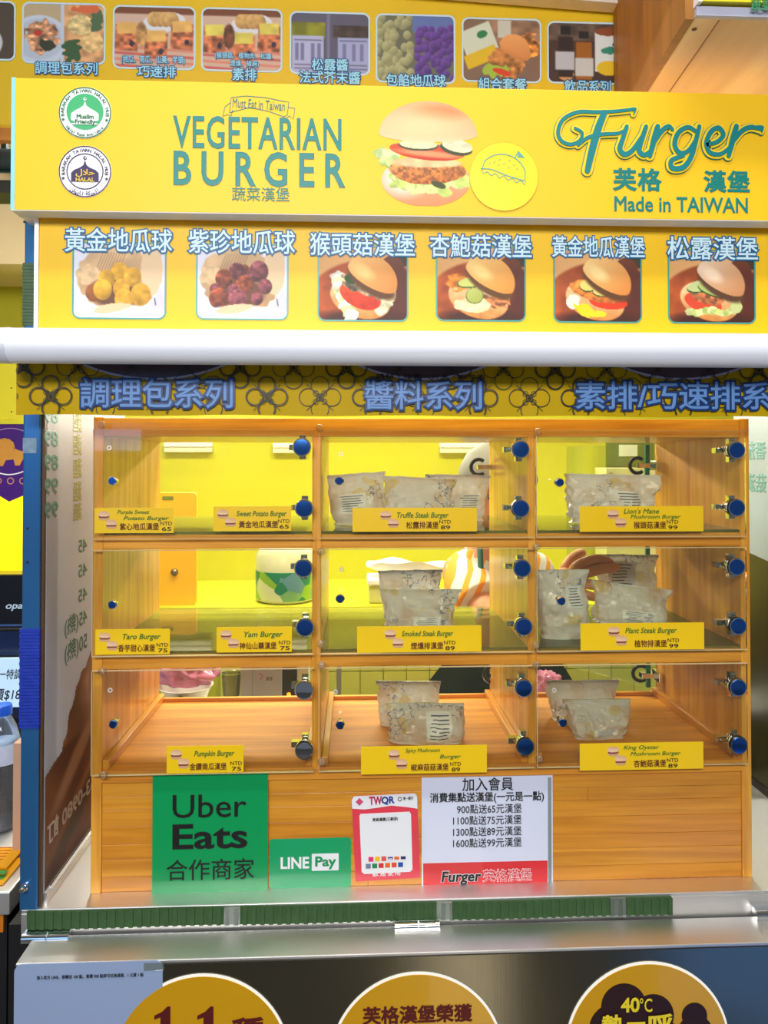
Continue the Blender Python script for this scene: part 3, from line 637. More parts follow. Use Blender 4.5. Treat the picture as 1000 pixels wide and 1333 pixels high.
for (x0, x1) in ((T, XA0), (XA1, XB0), (XB1, W_-T)):
    for z in (Z1, Z2): MB().box(x0, 0.0, z-0.021, x1, 0.016, z-0.003).build('shelf_rail', M_wx, cab, bevel=0.0008)
    for z in (Z1, Z2):
        MB().box(x0+0.0005, 0.002, z-0.003, x1-0.0005, D_-0.001, z+0.001).build('glass_shelf', M_glass, cab)
        for xx in (x0, x1-0.006): MB().box(xx, 0.016, z-0.014, xx+0.006, D_-0.003, z-0.0032).build('shelf_cleat', M_wy, cab)
    for xx in (x0, x1-0.009): MB().box(xx, 0.003, Z3, xx+0.009, D_-0.002, Z3+0.012).build('side_moulding', M_wy, cab, bevel=0.001)
    MB().box(x0+0.009, D_-0.010, Z3, x1-0.009, D_-0.002, Z3+0.006).build('back_lip', M_wx, cab, bevel=0.001)
# lower front: planks of the laminated board
rp = random.Random(8); z = 0.0; zs = [0.0, 0.019, 0.041, 0.060, 0.083, 0.104, 0.121, 0.1395]
for i in range(7):
    g = rp.choice([0, 0, 1, 2]); c = [((186, 110, 22), (226, 150, 42)), ((172, 98, 18), (214, 138, 36)), ((194, 120, 26), (234, 162, 50))][g]
    m = WOOD('plank_pine_%s' % 'abc'[g], c[0], c[1], 'x', 0.8)
    xs = [T]+sorted(rp.uniform(0.15, 0.7) for _ in range(1+i % 2))+[W_-T]
    for a, b_ in zip(xs[:-1], xs[1:]):
        MB().box(a+0.0001, 0.003, zs[i]+0.0002, b_-0.0001, 0.016, zs[i+1]-0.0001).build('plank', m, cab, bevel=0.0005)
# doors
M_caprefl = P('cap_blue_reflection', (70, 130, 220), 0.16, 1.0, var=0.1, nscale=40)  # chrome tinted blue: the blue reflection is put into its colour
DY = -0.0105
cols = [(121, 409), (415.5, 695), (698.5, 971)]
zt = [at(300, 559.5, DY).z, at(300, 715.5, DY).z, at(300, 871, DY).z]; zb = [at(300, 701, DY).z, at(300, 853, DY).z, at(300, 1006.5, DY).z]
knobs = {(0, 0): (147, 626), (1, 0): (147, 787), (2, 0): (148, 942), (0, 1): (442, 626), (1, 1): (443, 779), (2, 1): (443, 943),
         (0, 2): (728, 628), (1, 2): (730, 782), (2, 2): (732, 940)}
caps = {0: [(393, 582), (396, 662), (395, 740), (397, 817), (396, 899), (396, 977)], 1: [(678, 585), (678, 662), (680, 740), (682, 816), (682, 896), (684, 972)],
        2: [(959, 586), (959, 661), (959, 738), (961, 815), (961, 895), (962, 970)]}
bump_at = {(0, 0): [(132, 553)], (0, 1): [(416, 557)], (0, 2): [(701, 562)], (1, 0): [], (1, 1): [(418, 718), (418, 838)], (1, 2): [(699, 712), (698, 840)],
           (2, 0): [(133, 874), (134, 1009)], (2, 1): [(419, 866), (419, 992)], (2, 2): [(699, 866), (703, 988)]}
screws = {(0, 0): (143, 583), (2, 0): (144, 898), (0, 1): (444, 591), (1, 1): (445, 741), (2, 1): (437, 900), (2, 2): (721, 898)}
M_screwbl = P('screw_white', (230, 226, 214), 0.3, 0.3)
for c in range(3):
    x0 = at(cols[c][0], 700, DY).x; x1 = at(cols[c][1], 700, DY).x
    for r in range(3):
        d = MB().box(x0, DY-0.0015, zb[r], x1, DY+0.0015, zt[r]).build('door', M_door, cab); d['label'] = 'clear acrylic flap door'
        e = MB().box(x0, DY-0.0016, zt[r]-0.0007, x1, DY+0.0016, zt[r]+0.0003).box(x0, DY-0.0016, zb[r]-0.0003, x1, DY+0.0016, zb[r]+0.0007).box(x0-0.0003, DY-0.0016, zb[r], x0+0.0005, DY+0.0016, zt[r])
        e.build('polished_edge', M_edge, d)
        for (px, py) in caps[c][2*r:2*r+2]:
            p = at(px, py, DY-0.009)
            h = MB().lathe((p.x, DY-0.0015, p.z), [(0.0095, 0), (0.0118, -0.001), (0.0120, -0.0065), (0.0112, -0.0085), (0.0105, -0.0085)], 36, 'y')
            h.build('hinge_cap', M_chrome, d, smooth=True)
            MB().lathe((p.x, DY-0.0100, p.z), [(0.0100, 0), (0.0098, -0.0006), (0.0060, -0.0009), (0.0005, -0.0010)], 36, 'y').build('cap_face', M_chrome if (c, r) in ((0, 2),) else M_caprefl, d, smooth=True)
            k = MB().lathe((p.x, DY+0.0055, p.z), [(0.0085, 0), (0.0105, -0.001), (0.0105, -0.004)], 24, 'y').box(p.x-0.004, DY+0.003, p.z-0.0155, p.x+0.004, 0.002, p.z+0.0155).box(p.x-0.018, 0.001, p.z-0.0035, p.x, 0.012, p.z+0.0035)
            k.build('hinge_arm', M_chrome, d, smooth=True)
        px, py = knobs[(r, c)]; p = at(px, py, DY-0.016)
        MB().lathe((p.x, DY-0.0015, p.z), [(0.0030, 0), (0.0030, -0.010), (0.0052, -0.011), (0.0058, -0.016), (0.0046, -0.0175)], 20, 'y').build('knob', M_chrome, d, smooth=True)
        MB().lathe((p.x, DY-0.0190, p.z), [(0.0045, 0), (0.0045, -0.0004)], 20, 'y').build('knob_face', M_caprefl, d)
        if (r, c) in screws:
            px, py = screws[(r, c)]; p = at(px, py, DY)
            MB().ring(circ(p.x, p.z, 0.0030, 20), circ(p.x, p.z, 0.0016, 20), DY-0.0022, DY-0.0015).build('hole_ring', M_screwbl, d)
        for (px, py) in bump_at[(r, c)]:
            p = at(px, py, DY-0.003)
            MB().lathe((p.x, DY-0.0015, p.z), [(0.0052, 0), (0.0048, -0.0020), (0.0034, -0.0036), (0.0012, -0.0042)], 20, 'y').build('bumper_stop', M_bump, d, smooth=True)
# hinges and open panes at the back
M_pane = CLEAR('back_door_acrylic', (244, 250, 236), 0.8, 1.45, 0.03, (226, 226, 150)); M_tealedge = P('pane_edge_teal', (18, 120, 110), 0.15, coat=0.6)
def back_hinge(px, py, big=True):
    p = at(px, py, D_-0.006); h = MB()
    h.tube([(p.x-0.002+0.013*math.cos(a), D_-0.004, p.z+0.013*math.sin(a)) for a in [math.radians(v) for v in range(50, 311, 20)]], 0.0032, 8)
    h.build('hinge_cup', P('hinge_black', (20, 18, 20), 0.35), cab, smooth=True)
    MB().box(p.x-0.006, D_-0.022, p.z-0.004, p.x+0.022, D_-0.006, p.z+0.004).box(p.x+0.018, D_-0.035, p.z-0.008, p.x+0.024, D_-0.004, p.z+0.008).build('hinge_arm', M_chrome, cab, bevel=0.0008)
for q in ((625, 608), (832, 606), (642, 878), (836, 877)): back_hinge(*q)
pa = at(845, 640, D_+0.003); pb = at(738, 640, 0.43)
for (za, zb_) in ((Z1+0.004, 0.580), (Z2+0.004, Z1-0.006), (Z3+0.01, Z2-0.006)):
    m = MB().hexa([(pa.x, pa.y, za), (pb.x, pb.y, za), (pb.x, pb.y+0.003, za), (pa.x+0.002, pa.y+0.003, za)], [(pa.x, pa.y, zb_), (pb.x, pb.y, zb_), (pb.x, pb.y+0.003, zb_), (pa.x+0.002, pa.y+0.003, zb_)])
    d = m.build('back_door', M_pane, cab); MB().box(pa.x-0.006, pa.y-0.001, za, pa.x+0.001, pa.y+0.0045, zb_).build('pane_edge', M_tealedge, d)

# ================================================================== PRICE CARDS
cards = [
 (123, 661, 226, 694, ['Purple Sweet', 'Potato Burger'], '紫心地瓜漢堡', '65', 's', 'small yellow price card reading Purple Sweet Potato Burger on the top left door'),
 (278, 659, 379, 691, ['Sweet Potato Burger'], '黃金地瓜漢堡', '65', 's', 'small yellow price card reading Sweet Potato Burger, right half of the top left door'),
 (459, 661, 621, 692, ['Truffle Steak Burger'], '松露排漢堡', '89', 'l', 'wide yellow price card reading Truffle Steak Burger on the top middle door'),
 (755, 659, 916, 692, ["Lion's Mane", 'Mushroom Burger'], '猴頭菇漢堡', '99', 'l', "wide yellow price card reading Lion's Mane Mushroom Burger on the top right door"),
 (124, 819, 221, 852, ['Taro Burger'], '香芋甜心漢堡', '75', 's', 'small yellow price card reading Taro Burger, left end of the middle-row left door'),
 (282, 816, 380, 849, ['Yam Burger'], '神仙山藥漢堡', '75', 's', 'small yellow price card reading Yam Burger on the middle-row left door'),
 (465, 815, 627, 849, ['Smoked Steak Burger'], '煙燻排漢堡', '89', 'l', 'wide yellow price card reading Smoked Steak Burger on the central door'),
 (756, 811, 917, 846, ['Plant Steak Burger'], '植物排漢堡', '99', 'l', 'wide yellow price card reading Plant Steak Burger on the middle-row right door'),
 (217, 971, 317, 1006, ['Pumpkin Burger'], '金鑽南瓜漢堡', '75', 's', 'small yellow price card reading Pumpkin Burger above the green sticker'),
 (470, 971, 634, 1007, ['Spicy Mushroom', 'Burger'], '椒麻菇菇漢堡', '89', 'l', 'wide yellow price card reading Spicy Mushroom Burger on the bottom middle door'),
 (755, 967, 916, 1002, ['King Oyster', 'Mushroom Burger'], '杏鮑菇漢堡', '89', 'l', 'wide yellow price card reading King Oyster Mushroom Burger on the bottom right door')]
tb = tiny_burger(); CY = DY-0.0016
M_cgreen = P('card_green_ink', (22, 112, 40), 0.5, var=0.02)
for (x0, y0, x1, y1, en, zh, pr, sz, lab) in cards:
    b = bxz(x0, y0, x1, y1, CY-0.001); t = thing('price_card', lab, 'price card', ((b[0]+b[2])/2, CY, b[1]), 'yellow price cards on the cabinet doors')
    MB().box(b[0], CY-0.0008, b[1], b[2], CY, b[3]).build('card', M_card, t)
    Yc = CY-0.0008; w_ = x1-x0; h_ = y1-y0
    o0 = x0 if sz == 's' else x0+31; s_ = 1.0
    tb.obj('burger_print', bxz(o0+3, y0+2, o0+32, y1-3, Yc), Yc-0.0002, t)
    if sz == 's':
        e0, e1 = x0+30, x1-6; z0_, z1_ = x0+33, x0+84; n0, n1 = x1-16, x1-2
        if x0 == 217 or w_ < 99: z0_, z1_ = x0+30, x0+78
    else:
        e0, e1 = x0+57, x0+131; z0_, z1_ = x0+70, x0+112; n0, n1 = x0+114, x0+128
        if len(zh) == 6: e0, e1, z0_, z1_, n0, n1 = x0+58, x0+130, x0+65, x0+114, x0+117, x0+130
    if len(en) == 1:
        if sz == 's' and x0 != 278: e0 = x0+36; e1 = x1-12
        if sz == 'l': e0, e1 = x0+58, x0+125
        text(en[0], (e0, y0+6, e1, y0+15), Yc, M_cgreen, t, bold=0.015, shear=0.25)
    else:
        text(en[0], (e0, y0+3, e0+(e1-e0)*0.62, y0+9.5), Yc, M_cgreen, t, bold=0.012, shear=0.25)
        text(en[1], (e0+(e1-e0)*(0.12 if len(en[1]) > 8 else 0.62), y0+11, e1, y0+17.5), Yc, M_cgreen, t, bold=0.012, shear=0.25)
    text(zh, (z0_, y1-13, z1_, y1-4), Yc, M_brown, t, bold=0.015)
    text('NTD', (n0-1, y1-15, n1, y1-10.5), Yc, M_black, t, bold=0.005); text(pr, (n0+1, y1-8, n1-1, y1-3), Yc, M_black, t, bold=0.01)

# ================================================================== STICKERS ON THE CABINET BASE
SY = 0.0025
def sheet(name, label, cat, pbox, mat, r=0.0, Y=SY, th=0.0008, rot=0):
    b = bxz(*pbox, Y); t = thing(name, label, cat, ((b[0]+b[2])/2, Y, b[1]))
    MB().prism(rrect(*b, r) if r else [(b[0], b[1]), (b[2], b[1]), (b[2], b[3]), (b[0], b[3])], Y-th, Y-0.0001).build('sheet', mat, t)
    return t, Y-th, b
t, Y, b = sheet('delivery_sticker', 'large square green delivery partner sticker with black lettering at the cabinet base', 'sticker', (198.5, 1006, 349, 1166), P('sticker_green', (4, 158, 86), 0.3, var=0.04, nscale=10, coat=0.3), Y=-0.0018)
text('Uber', (225, 1034, 321, 1064), Y, M_black, t, bold=0.004); text('Eats', (226, 1073, 321, 1104), Y, M_black, t, bold=0.022)
text('合作商家', (217, 1118, 331, 1145), Y, M_black, t, bold=0.006)
t, Y, b = sheet('payment_sticker', 'small rounded green mobile payment sticker beside the large square green one', 'sticker', (351, 1091, 457, 1155.5), P('sticker_jade', (22, 166, 104), 0.3, coat=0.3), r=0.004)
text('LINE', (366, 1116, 402, 1130), Y, M_white, t, bold=0.03)
q = bxz(406, 1111, 441, 1133, Y); MB().prism(rrect(*q, 0.001), Y-0.0006, Y-0.0001).build('white_box', M_white, t)
text('Pay', (411, 1115, 437, 1131), Y-0.0006, P('jade_ink', (10, 150, 90), 0.4), t, bold=0.03)
# QR payment card: the QR code itself is left out
M_red = P('card_coral_red', (236, 66, 84), 0.35, coat=0.2)
Yq = SY; bq = bxz(457.5, 1032, 545, 1146, Yq)
t = thing('payment_card', 'red and white standing payment card with rows of tiny coloured payment marks', 'card', ((bq[0]+bq[2])/2, Yq, bq[1]))
def pz(x, y, Y=Yq): q = at(x, y, Y); return (q.x, q.z)
MB().prism([pz(*v) for v in ((463, 1147), (547, 1142), (543, 1036), (540, 1032), (461, 1036), (458, 1041))], Yq-0.0012, Yq-0.0001).build('card_face', M_red, t)
top = [pz(458, 1041), pz(461, 1036), pz(540, 1032), pz(543, 1036), pz(543.5, 1052), pz(530, 1050), pz(510, 1048), pz(490, 1051), pz(475, 1053), pz(458.5, 1052)]
MB().prism(top, Yq-0.0015, Yq-0.0012).build('white_header', M_white, t)
MB().prism([pz(468, 1062), pz(469, 1059), pz(533, 1056), pz(535, 1059), pz(537, 1131), pz(534, 1134), pz(474, 1137), pz(471, 1134)], Yq-0.0016, Yq-0.0012).build('white_panel', M_white, t)
Yt = Yq-0.0017
text('TW', (481, 1037, 497, 1047), Yt, P('ink_magenta', (196, 40, 96), 0.4), t, bold=0.04, rot=2); text('QR', (497, 1037, 513, 1047), Yt, P('ink_blue', (30, 60, 150), 0.4), t, bold=0.04, rot=2)
text('第一銀行', (525, 1037, 538, 1041), Yt, M_black, t, bold=0.02, rot=2); q = pz(520.5, 1039.5); MB().ring(circ(*q, 0.0028, 18), circ(*q, 0.0020, 18), Yt-0.0003, Yt).build('round_mark', M_black, t)
q = pz(468, 1043); MB().prism([(q[0]-.005, q[1]), (q[0], q[1]-.005), (q[0]+.005, q[1]), (q[0], q[1]+.005)], Yt-0.0003, Yt).build('diamond_mark', P('mark_pink', (216, 80, 120), 0.4), t)
text('芙格漢堡(三創店)', (485, 1064, 518, 1069), Yt, M_black, t, bold=0.03, rot=2)
cc = [(232, 50, 120), (250, 200, 20), (230, 90, 90), (40, 60, 140), (240, 110, 30), (40, 50, 90), (120, 130, 160), (20, 130, 80), (220, 40, 40), (240, 110, 20), (230, 80, 40), (30, 80, 170)]
for i, c_ in enumerate(cc):
    x = 483+(i % 6)*8.4; y = (1118.5 if i < 6 else 1127.5)-(i % 6)*0.4-(0 if i < 6 else 0); x -= 0 if i < 6 else 3.5
    q = bxz(x-3.2, y-(3 if i not in (3, 4, 5) else 1.8), x+3.2, y+(3 if i not in (3, 4, 5) else 1.8), Yt)
    MB().box(q[0], Yt-0.0004, q[1], q[2], Yt, q[3]).build('payment_mark', P('mark_%d_ink' % i, c_, 0.4), t)
text('VISA', (504, 1117, 514, 1120.4), Yt-0.0006, M_white, t, bold=0.04)
text('歡迎使用', (485, 1132.5, 521, 1140), Yq-0.0014, M_white, t, bold=0.02, sp=1.35, rot=2)
# member notice in a plastic sleeve
t, Y, b = sheet('member_notice', 'white paper notice with handwritten-style Chinese lines and a red footer, in a plastic sleeve', 'notice', (549, 1010, 719.5, 1154), P('notice_paper', (226, 232, 250), 0.32, var=0.03, nscale=8, bump=0.15, coat=0.25))
q = bxz(551, 1122, 713, 1152, Y); MB().box(q[0], Y-0.0003, q[1], q[2], Y, q[3]).build('red_footer', P('notice_red', (226, 44, 52), 0.35, coat=0.2), t)
text('加入會員', (602, 1012, 668, 1029), Y, M_black, t, bold=0.01); text('消費集點送漢堡(一元是一點)', (560, 1031, 708, 1045), Y, M_black, t, bold=0.02)
for k, s in enumerate(('900點送65元漢堡', '1100點送75元漢堡', '1300點送89元漢堡', '1600點送99元漢堡')):
    text(s, (595 if k == 0 else 590, 1046.5+14.7*k, 679, 1058.5+14.7*k), Y, M_black, t, bold=0.008)
text('Furger', (575, 1134, 626, 1151), Y-0.0003, M_black, t, bold=0.03, shear=0.15, out=0.06, outmat=M_white)
text('芙格漢堡', (629, 1131, 692, 1147), Y-0.0003, P('notice_red_letter', (226, 44, 52), 0.4), t, bold=0.001, out=0.035, outmat=M_white)
q = bxz(713.5, 1012, 718, 1152, Y); MB().box(q[0], Y-0.0005, q[1], q[2], Y-0.0001, q[3]).build('sleeve_edge', M_tape, t)
# ================================================================== POSTS, SIDE POSTERS
YP = -0.033
M_post = P('post_blue_film', (44, 104, 158), 0.28, 0.35, var=0.1, nscale=8, coat=0.4)
pl = thing('stall_post', 'blue film covered metal post with green and blue tape at the left of the cabinet', 'post', (at(38, 1180, YP).x, 0, 0))
xa, xb = at(27, 900, YP).x, at(50.5, 900, YP).x
ztop = at(30, 277, YP).z
MB().box(xa, YP, 0, xb, YP+0.05, 0.97).build('post_tube', M_post, pl, bevel=0.002)
MB().box(xb+0.0005, YP+0.004, 0.002, xb+0.0034, YP+0.009, 0.95).build('side_channel', P('channel_brown', (92, 66, 44), 0.45, 0.2, var=0.3, nscale=20), pl)
def band(y0, y1, mat, name):
    z0, z1 = at(38, y1, YP).z, at(38, y0, YP).z; m = MB(); k = max(3, int((z1-z0)/0.004))
    for i in range(k):
        a = z0+(z1-z0)*i/k; b_ = z0+(z1-z0)*(i+1)/k; e = 0.0004*(i % 2)
        m.box(xa-0.0012-e, YP-0.0012-e, a, xb+0.0008+e, YP+0.03, b_-0.0004)
    o = m.build(name, mat, pl); return o
band(342, 424, P('tape_green_grey', (70, 96, 78), 0.9, var=0.3, nscale=80, bump=0.4), 'green_tape')
band(818, 948, P('tape_blue_woven', (26, 54, 170), 0.5, var=0.3, nscale=90, bump=0.5), 'blue_tape')
b = bxz(30, 570, 48, 590, YP); MB().box(b[0], YP-0.0008, b[1], b[2], YP, b[3]).build('worn_label', P('worn_label', (120, 150, 176), 0.6, var=0.5, nscale=120), pl)
p = at(33, 1154, YP); MB().lathe((p.x, YP, p.z), [(0.005, 0), (0.005, -0.002), (0.0034, -0.0025), (0.0034, -0.009), (0.0026, -0.0105)], 18, 'y').build('bolt', M_chrome, pl, smooth=True)
for (px, py) in ((32, 289), (36, 688), (36, 732)):
    p = at(px, py, YP); MB().prism(circ(p.x, p.z, 0.0016, 12), YP-0.0006, YP-0.0001).build('screw_hole', M_dark, pl)
pr = thing('stall_post', 'metal post at the far right end of the counter, outside the picture', 'post', (1.1, 0, 0))
MB().box(1.08, YP, 0, 1.105, YP+0.05, 0.97).build('post_tube', M_post, pr, bevel=0.002)

# side poster: a panel running back from the post (seen from its rear, so its print is mirrored)
def ypoly(mb, pts, X0, X1):
    n = len(pts); vs = [(X0, p[0], p[1]) for p in pts]+[(X1, p[0], p[1]) for p in pts]
    return mb.add(vs, [tuple(range(n))[::-1], tuple(range(n, 2*n))]+[(i, (i+1) % n, n+(i+1) % n, n+i) for i in range(n)])
def xtext(s, ybox, zbox, X, mat, parent, bold=0.0, mirror=False, side=1):
    """letters on a plane of constant X facing side; y runs away from the viewer"""
    v0, _ = glyphs(s, 0.0); v, f = glyphs(s, bold); mn, mx = v0.min(0), v0.max(0)
    u = (v[:, 0]-mn[0])/(mx[0]-mn[0]); u = 1-u if mirror else u
    y = ybox[0]+(ybox[1]-ybox[0])*u; z = zbox[0]+(zbox[1]-zbox[0])*(v[:, 1]-mn[1])/(mx[1]-mn[1])
    x = X+side*(0.0003+0.0002*(v[:, 2] > 0))
    return link('lettering', me_from(np.stack([x, y, z], 1), f), mat, parent)
XP = at(56.5, 1150, YP+0.01).x
yb = 0.30
M_post_w = P('poster_white', (234, 240, 252), 0.35, var=0.02, nscale=3)
_nt = M_post_w.node_tree; _tl = _nt.nodes.new('ShaderNodeBsdfTranslucent'); _tl.inputs[0].default_value = s2l((240, 242, 246)); _ms = _nt.nodes.new('ShaderNodeMixShader'); _ms.inputs[0].default_value = 0.45
_nt.links.new(_nt.nodes['Principled BSDF'].outputs[0], _ms.inputs[1]); _nt.links.new(_tl.outputs[0], _ms.inputs[2]); _nt.links.new(_ms.outputs[0], _nt.nodes['Material Output'].inputs[0])
sp_ = thing('side_poster', 'white menu poster panel standing between the blue post and the pine cabinet, print mirrored', 'poster', (XP, 0.1, 0))
MB().box(XP-0.0025, YP+0.012, 0.014, XP, yb, 0.66).build('poster_panel', M_post_w, sp_)
MB().box(XP-0.0025, YP+0.012, 0.0, XP+0.004, yb, 0.014).build('bottom_rail', M_steel, sp_)
MB().box(XP+0.004, YP+0.02, 0.014, XP+0.006, yb, 0.02).build('rail_glint', M_chrome, sp_)
def yz(px, py): q = atx(px, py, XP); return (q.y, q.z)
M_pg = P('poster_grey_green', (96, 150, 142), 0.5)
for (s, y0, y1) in (('89', 530, 550), ('89', 561, 581), ('89', 592, 612), ('99', 623, 643), ('99', 654, 674)):
    a = yz(58, y1); b_ = yz(75, y0); xtext(s, (a[0], b_[0]), (yz(66, y1)[1], yz(66, y0)[1]), XP, M_pg, sp_, 0.03, mirror=True)
M_pg2 = P('poster_olive_print', (176, 184, 120), 0.5)
for (y0, y1) in ((535, 562), (566, 592), (597, 622), (627, 652), (655, 677)):
    a = yz(95, y1); b_ = yz(106, y0); xtext('漢堡', (a[0], b_[0]), (yz(100, y1)[1], yz(100, y0)[1]), XP, M_pg2, sp_, 0.03, mirror=True)
for (s, x0, y0, y1) in (('45', 102, 702, 718), ('45', 102, 734, 750), ('45', 102, 766, 782), ('45(熱)', 84, 797, 824), ('50(熱)', 84, 829, 858)):
    a = yz(x0, y1); b_ = yz(113, y0); xtext(s, (a[0], b_[0]), (yz((x0+113)/2, y1)[1], yz((x0+113)/2, y0)[1]), XP, M_pg, sp_, 0.02, mirror=True)
# brown food photograph printed on the lower part
pp = Pic(120, 150, (200, 190, 180), True); pp.seed = 5
pp.blob(0.78, 0.62, 0.62, 0.58, (150, 100, 66), wob=0.04, col2=(112, 70, 46), tex=0.18, texn=7, soft=0.02)
pp.blob(0.3, 0.95, 0.7, 0.5, (122, 72, 44), soft=0.05, tex=0.15, texn=6); pp.blob(0.7, 0.25, 0.3, 0.22, (196, 160, 128), soft=0.4, tex=0.1)
pp.blob(0.35, 0.55, 0.3, 0.05, (186, 140, 104), ang=-35, soft=.7); pp.blob(0.5, 0.72, 0.4, 0.06, (176, 110, 60), ang=-30, soft=.8, wob=.1); pp.blob(0.85, 0.45, 0.1, 0.2, (92, 60, 44), soft=.4)
pp.blob(0.3, 0.85, 0.4, 0.05, (80, 44, 28), ang=-30, soft=.9)
pp.m *= (pp.X < 0.99)
o = pp.obj('food_photo', (0, 0, 1, 1), 0, sp_)
me = o.data; co = np.empty(len(me.vertices)*3, 'f'); me.vertices.foreach_get('co', co); co = co.reshape(-1, 3)+np.array(origin(sp_))
y0_, y1_ = YP+0.013, yb; ztp = 0.30
co2 = np.stack([np.full(len(co), XP+0.0004), y0_+(y1_-y0_)*co[:, 0], 0.016+(ztp-0.016)*co[:, 2]], 1)-np.array(origin(sp_))
me.vertices.foreach_set('co', co2.astype('f').ravel()); me.update()
a = yz(56, 1105); b_ = yz(104, 1010)
v, f = glyphs('02-2563-0980 訂', 0.03); v0, _ = glyphs('02-2563-0980 訂', 0.0); mx = v0.max(0)
u = 1-v[:, 0]/mx[0]; yy = YP+0.02+0.26*u; zz = 0.070+0.028*v[:, 1]
link('lettering', me_from(np.stack([np.full(len(u), XP+0.0008)+0.0002*(v[:, 2] > 0), yy, zz], 1), f), P('poster_pale_letter', (206, 190, 170), 0.5), sp_)
# right poster, same idea, dark in its lower part
XR2 = at(985, 900, 0.27).x
sr = thing('side_poster', 'translucent poster panel beyond the right side of the pine cabinet, grey above and dark below', 'poster', (XR2, 0.12, 0))
MB().box(XR2, 0.0, 0.012, XR2+0.004, 0.34, 0.66).build('poster_panel', P('poster_grey_haze', (150, 166, 170), 0.35, var=0.06, nscale=3), sr)
ypoly(MB(), [(0.0, 0.012), (0.34, 0.012), (0.34, 0.40), (0.0, 0.36)], XR2-0.0006, XR2-0.0001).build('dark_photo', P('poster_dark_olive', (44, 40, 22), 0.35, var=0.3, nscale=6), sr)
MB().box(XR2-0.003, 0.0, 0.0, XR2+0.006, 0.34, 0.012).build('bottom_rail', M_dark, sr)
xtext('番茄', (0.235, 0.30), (0.555, 0.585), XR2, P('poster_dull_green', (84, 140, 130), 0.5), sr, 0.03, mirror=False, side=-1)
xtext('菇漢', (0.235, 0.30), (0.50, 0.53), XR2, P('poster_dull_green', (84, 140, 130), 0.5), sr, 0.03, mirror=False, side=-1)
for k in range(2):
    c = MB().tube(smoothpts([(0.885, 0.10, 0.004), (0.882, 0.16, 0.045-0.02*k), (0.892, 0.22, 0.02), (0.897, 0.26, 0.004)], 6), 0.0028, 8).build('black_cable', P('cable_black', (14, 14, 16), 0.5), None, smooth=True)
    setp(c, ('upper' if k == 0 else 'lower')+' black cable looping on the counter at the right of the cabinet', 'cable')

# ================================================================== VALANCE
YV = -0.075
b = bxz(21, 470, 1000, 541, YV); XV1 = at(1060, 500, YV).x; zb_, zt_ = at(400, 541, YV).z, at(400, 462, YV).z
va = thing('vinyl_valance', 'dark yellow vinyl valance with ring pattern and blue Chinese lettering under the white roller', 'banner', ((b[0]+XV1)/2, YV, zb_))
n = 90; mb = MB(); vs = []
rows = 6
for j in range(rows+1):
    for i in range(n+1):
        x = b[0]+(XV1-b[0])*i/n; z = zb_+(zt_-zb_)*j/rows
        vs.append((x, YV+0.0008*math.sin(i*0.5)*(1-j/rows)+0.0006*math.sin(i*1.7+1)*(1-j/rows), z+(0.0008*math.sin(i*0.33) if j == 0 else 0)))
fs = [(j*(n+1)+i, j*(n+1)+i+1, (j+1)*(n+1)+i+1, (j+1)*(n+1)+i) for j in range(rows) for i in range(n)]
back = [(v_[0], v_[1]+0.0015, v_[2]) for v_ in vs]; N = len(vs)
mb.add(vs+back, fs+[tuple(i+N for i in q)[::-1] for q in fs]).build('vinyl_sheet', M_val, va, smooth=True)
YVf = YV-0.0019
M_pat = P('pattern_black', (38, 34, 8), 0.45)
mb = MB(); sx = at(137, 500, YVf).x-at(66, 500, YVf).x; x0 = at(66, 516, YVf).x; zr0, zr1 = at(400, 517, YVf).z, at(400, 479, YVf).z
def seg(p, q, wd=0.0008, o_=0.0):
    if all(zb_+0.001 < k[1] < zt_ and b[0]+0.001 < k[0] < XV1 for k in (p, q)): mb.stroke([p, q], wd, YVf-0.0002-o_, YVf-0.0001-o_)
R_ = sx*0.25
for row in range(3):
    zc = zr0+(zr1-zr0)*row
    for i in range(-1, 17):
        xc = x0+sx*i+(sx/2 if row % 2 else 0)-(sx*0 if row == 0 else 0)
        for (dx, dz) in ((1, 0), (-1, 0), (0, 1), (0, -1)):
            for rr in (1.0, 0.88):
                if rr < 1 and (i+row) % 2: continue
                c = circ(xc+dx*sx*0.225, zc+dz*sx*0.225, sx*0.168*rr, 20)
                for k in range(20): seg(c[k], c[(k+1) % 20], 0.0009, 0.00012*(dx+2*dz+2))
        for (dx, dz) in ((1, 1), (-1, 1), (1, -1), (-1, -1)):
            for k in range(5):
                t0, t1 = k/5*R_*1.0, (k+1)/5*R_*1.0; seg((xc+dx*t0, zc+dz*t0), (xc+dx*t1, zc+dz*t1), 0.0007, 0.0007+0.0001*dx)
        c = smoothpts([(xc, zc), (xc+sx*.05, zc+sx*.12), (xc, zc+sx*.16), (xc-sx*.05, zc+sx*.12), (xc, zc)], 2)
        for ang in (45, 135, 225, 315):
            ca, sa = math.cos(math.radians(ang)), math.sin(math.radians(ang)); cc_ = [(xc+(u-xc)*ca-(v_-zc)*sa, zc+(u-xc)*sa+(v_-zc)*ca) for u, v_ in c]
            for k in range(8): seg(cc_[k], cc_[k+1], 0.0007, 0.0009)
        c = circ(xc, zc, 0.0015, 8)
        for k in range(8): seg(c[k], c[(k+1) % 8], 0.0008)
o = mb.build('printed_ring_pattern', M_pat, va); o['kind'] = 'stuff'
M_arcw = P('arc_lilac_white', (170, 172, 200), 0.4); M_arcd = P('arc_photo_plum', (64, 46, 54), 0.35, var=0.3, nscale=30)
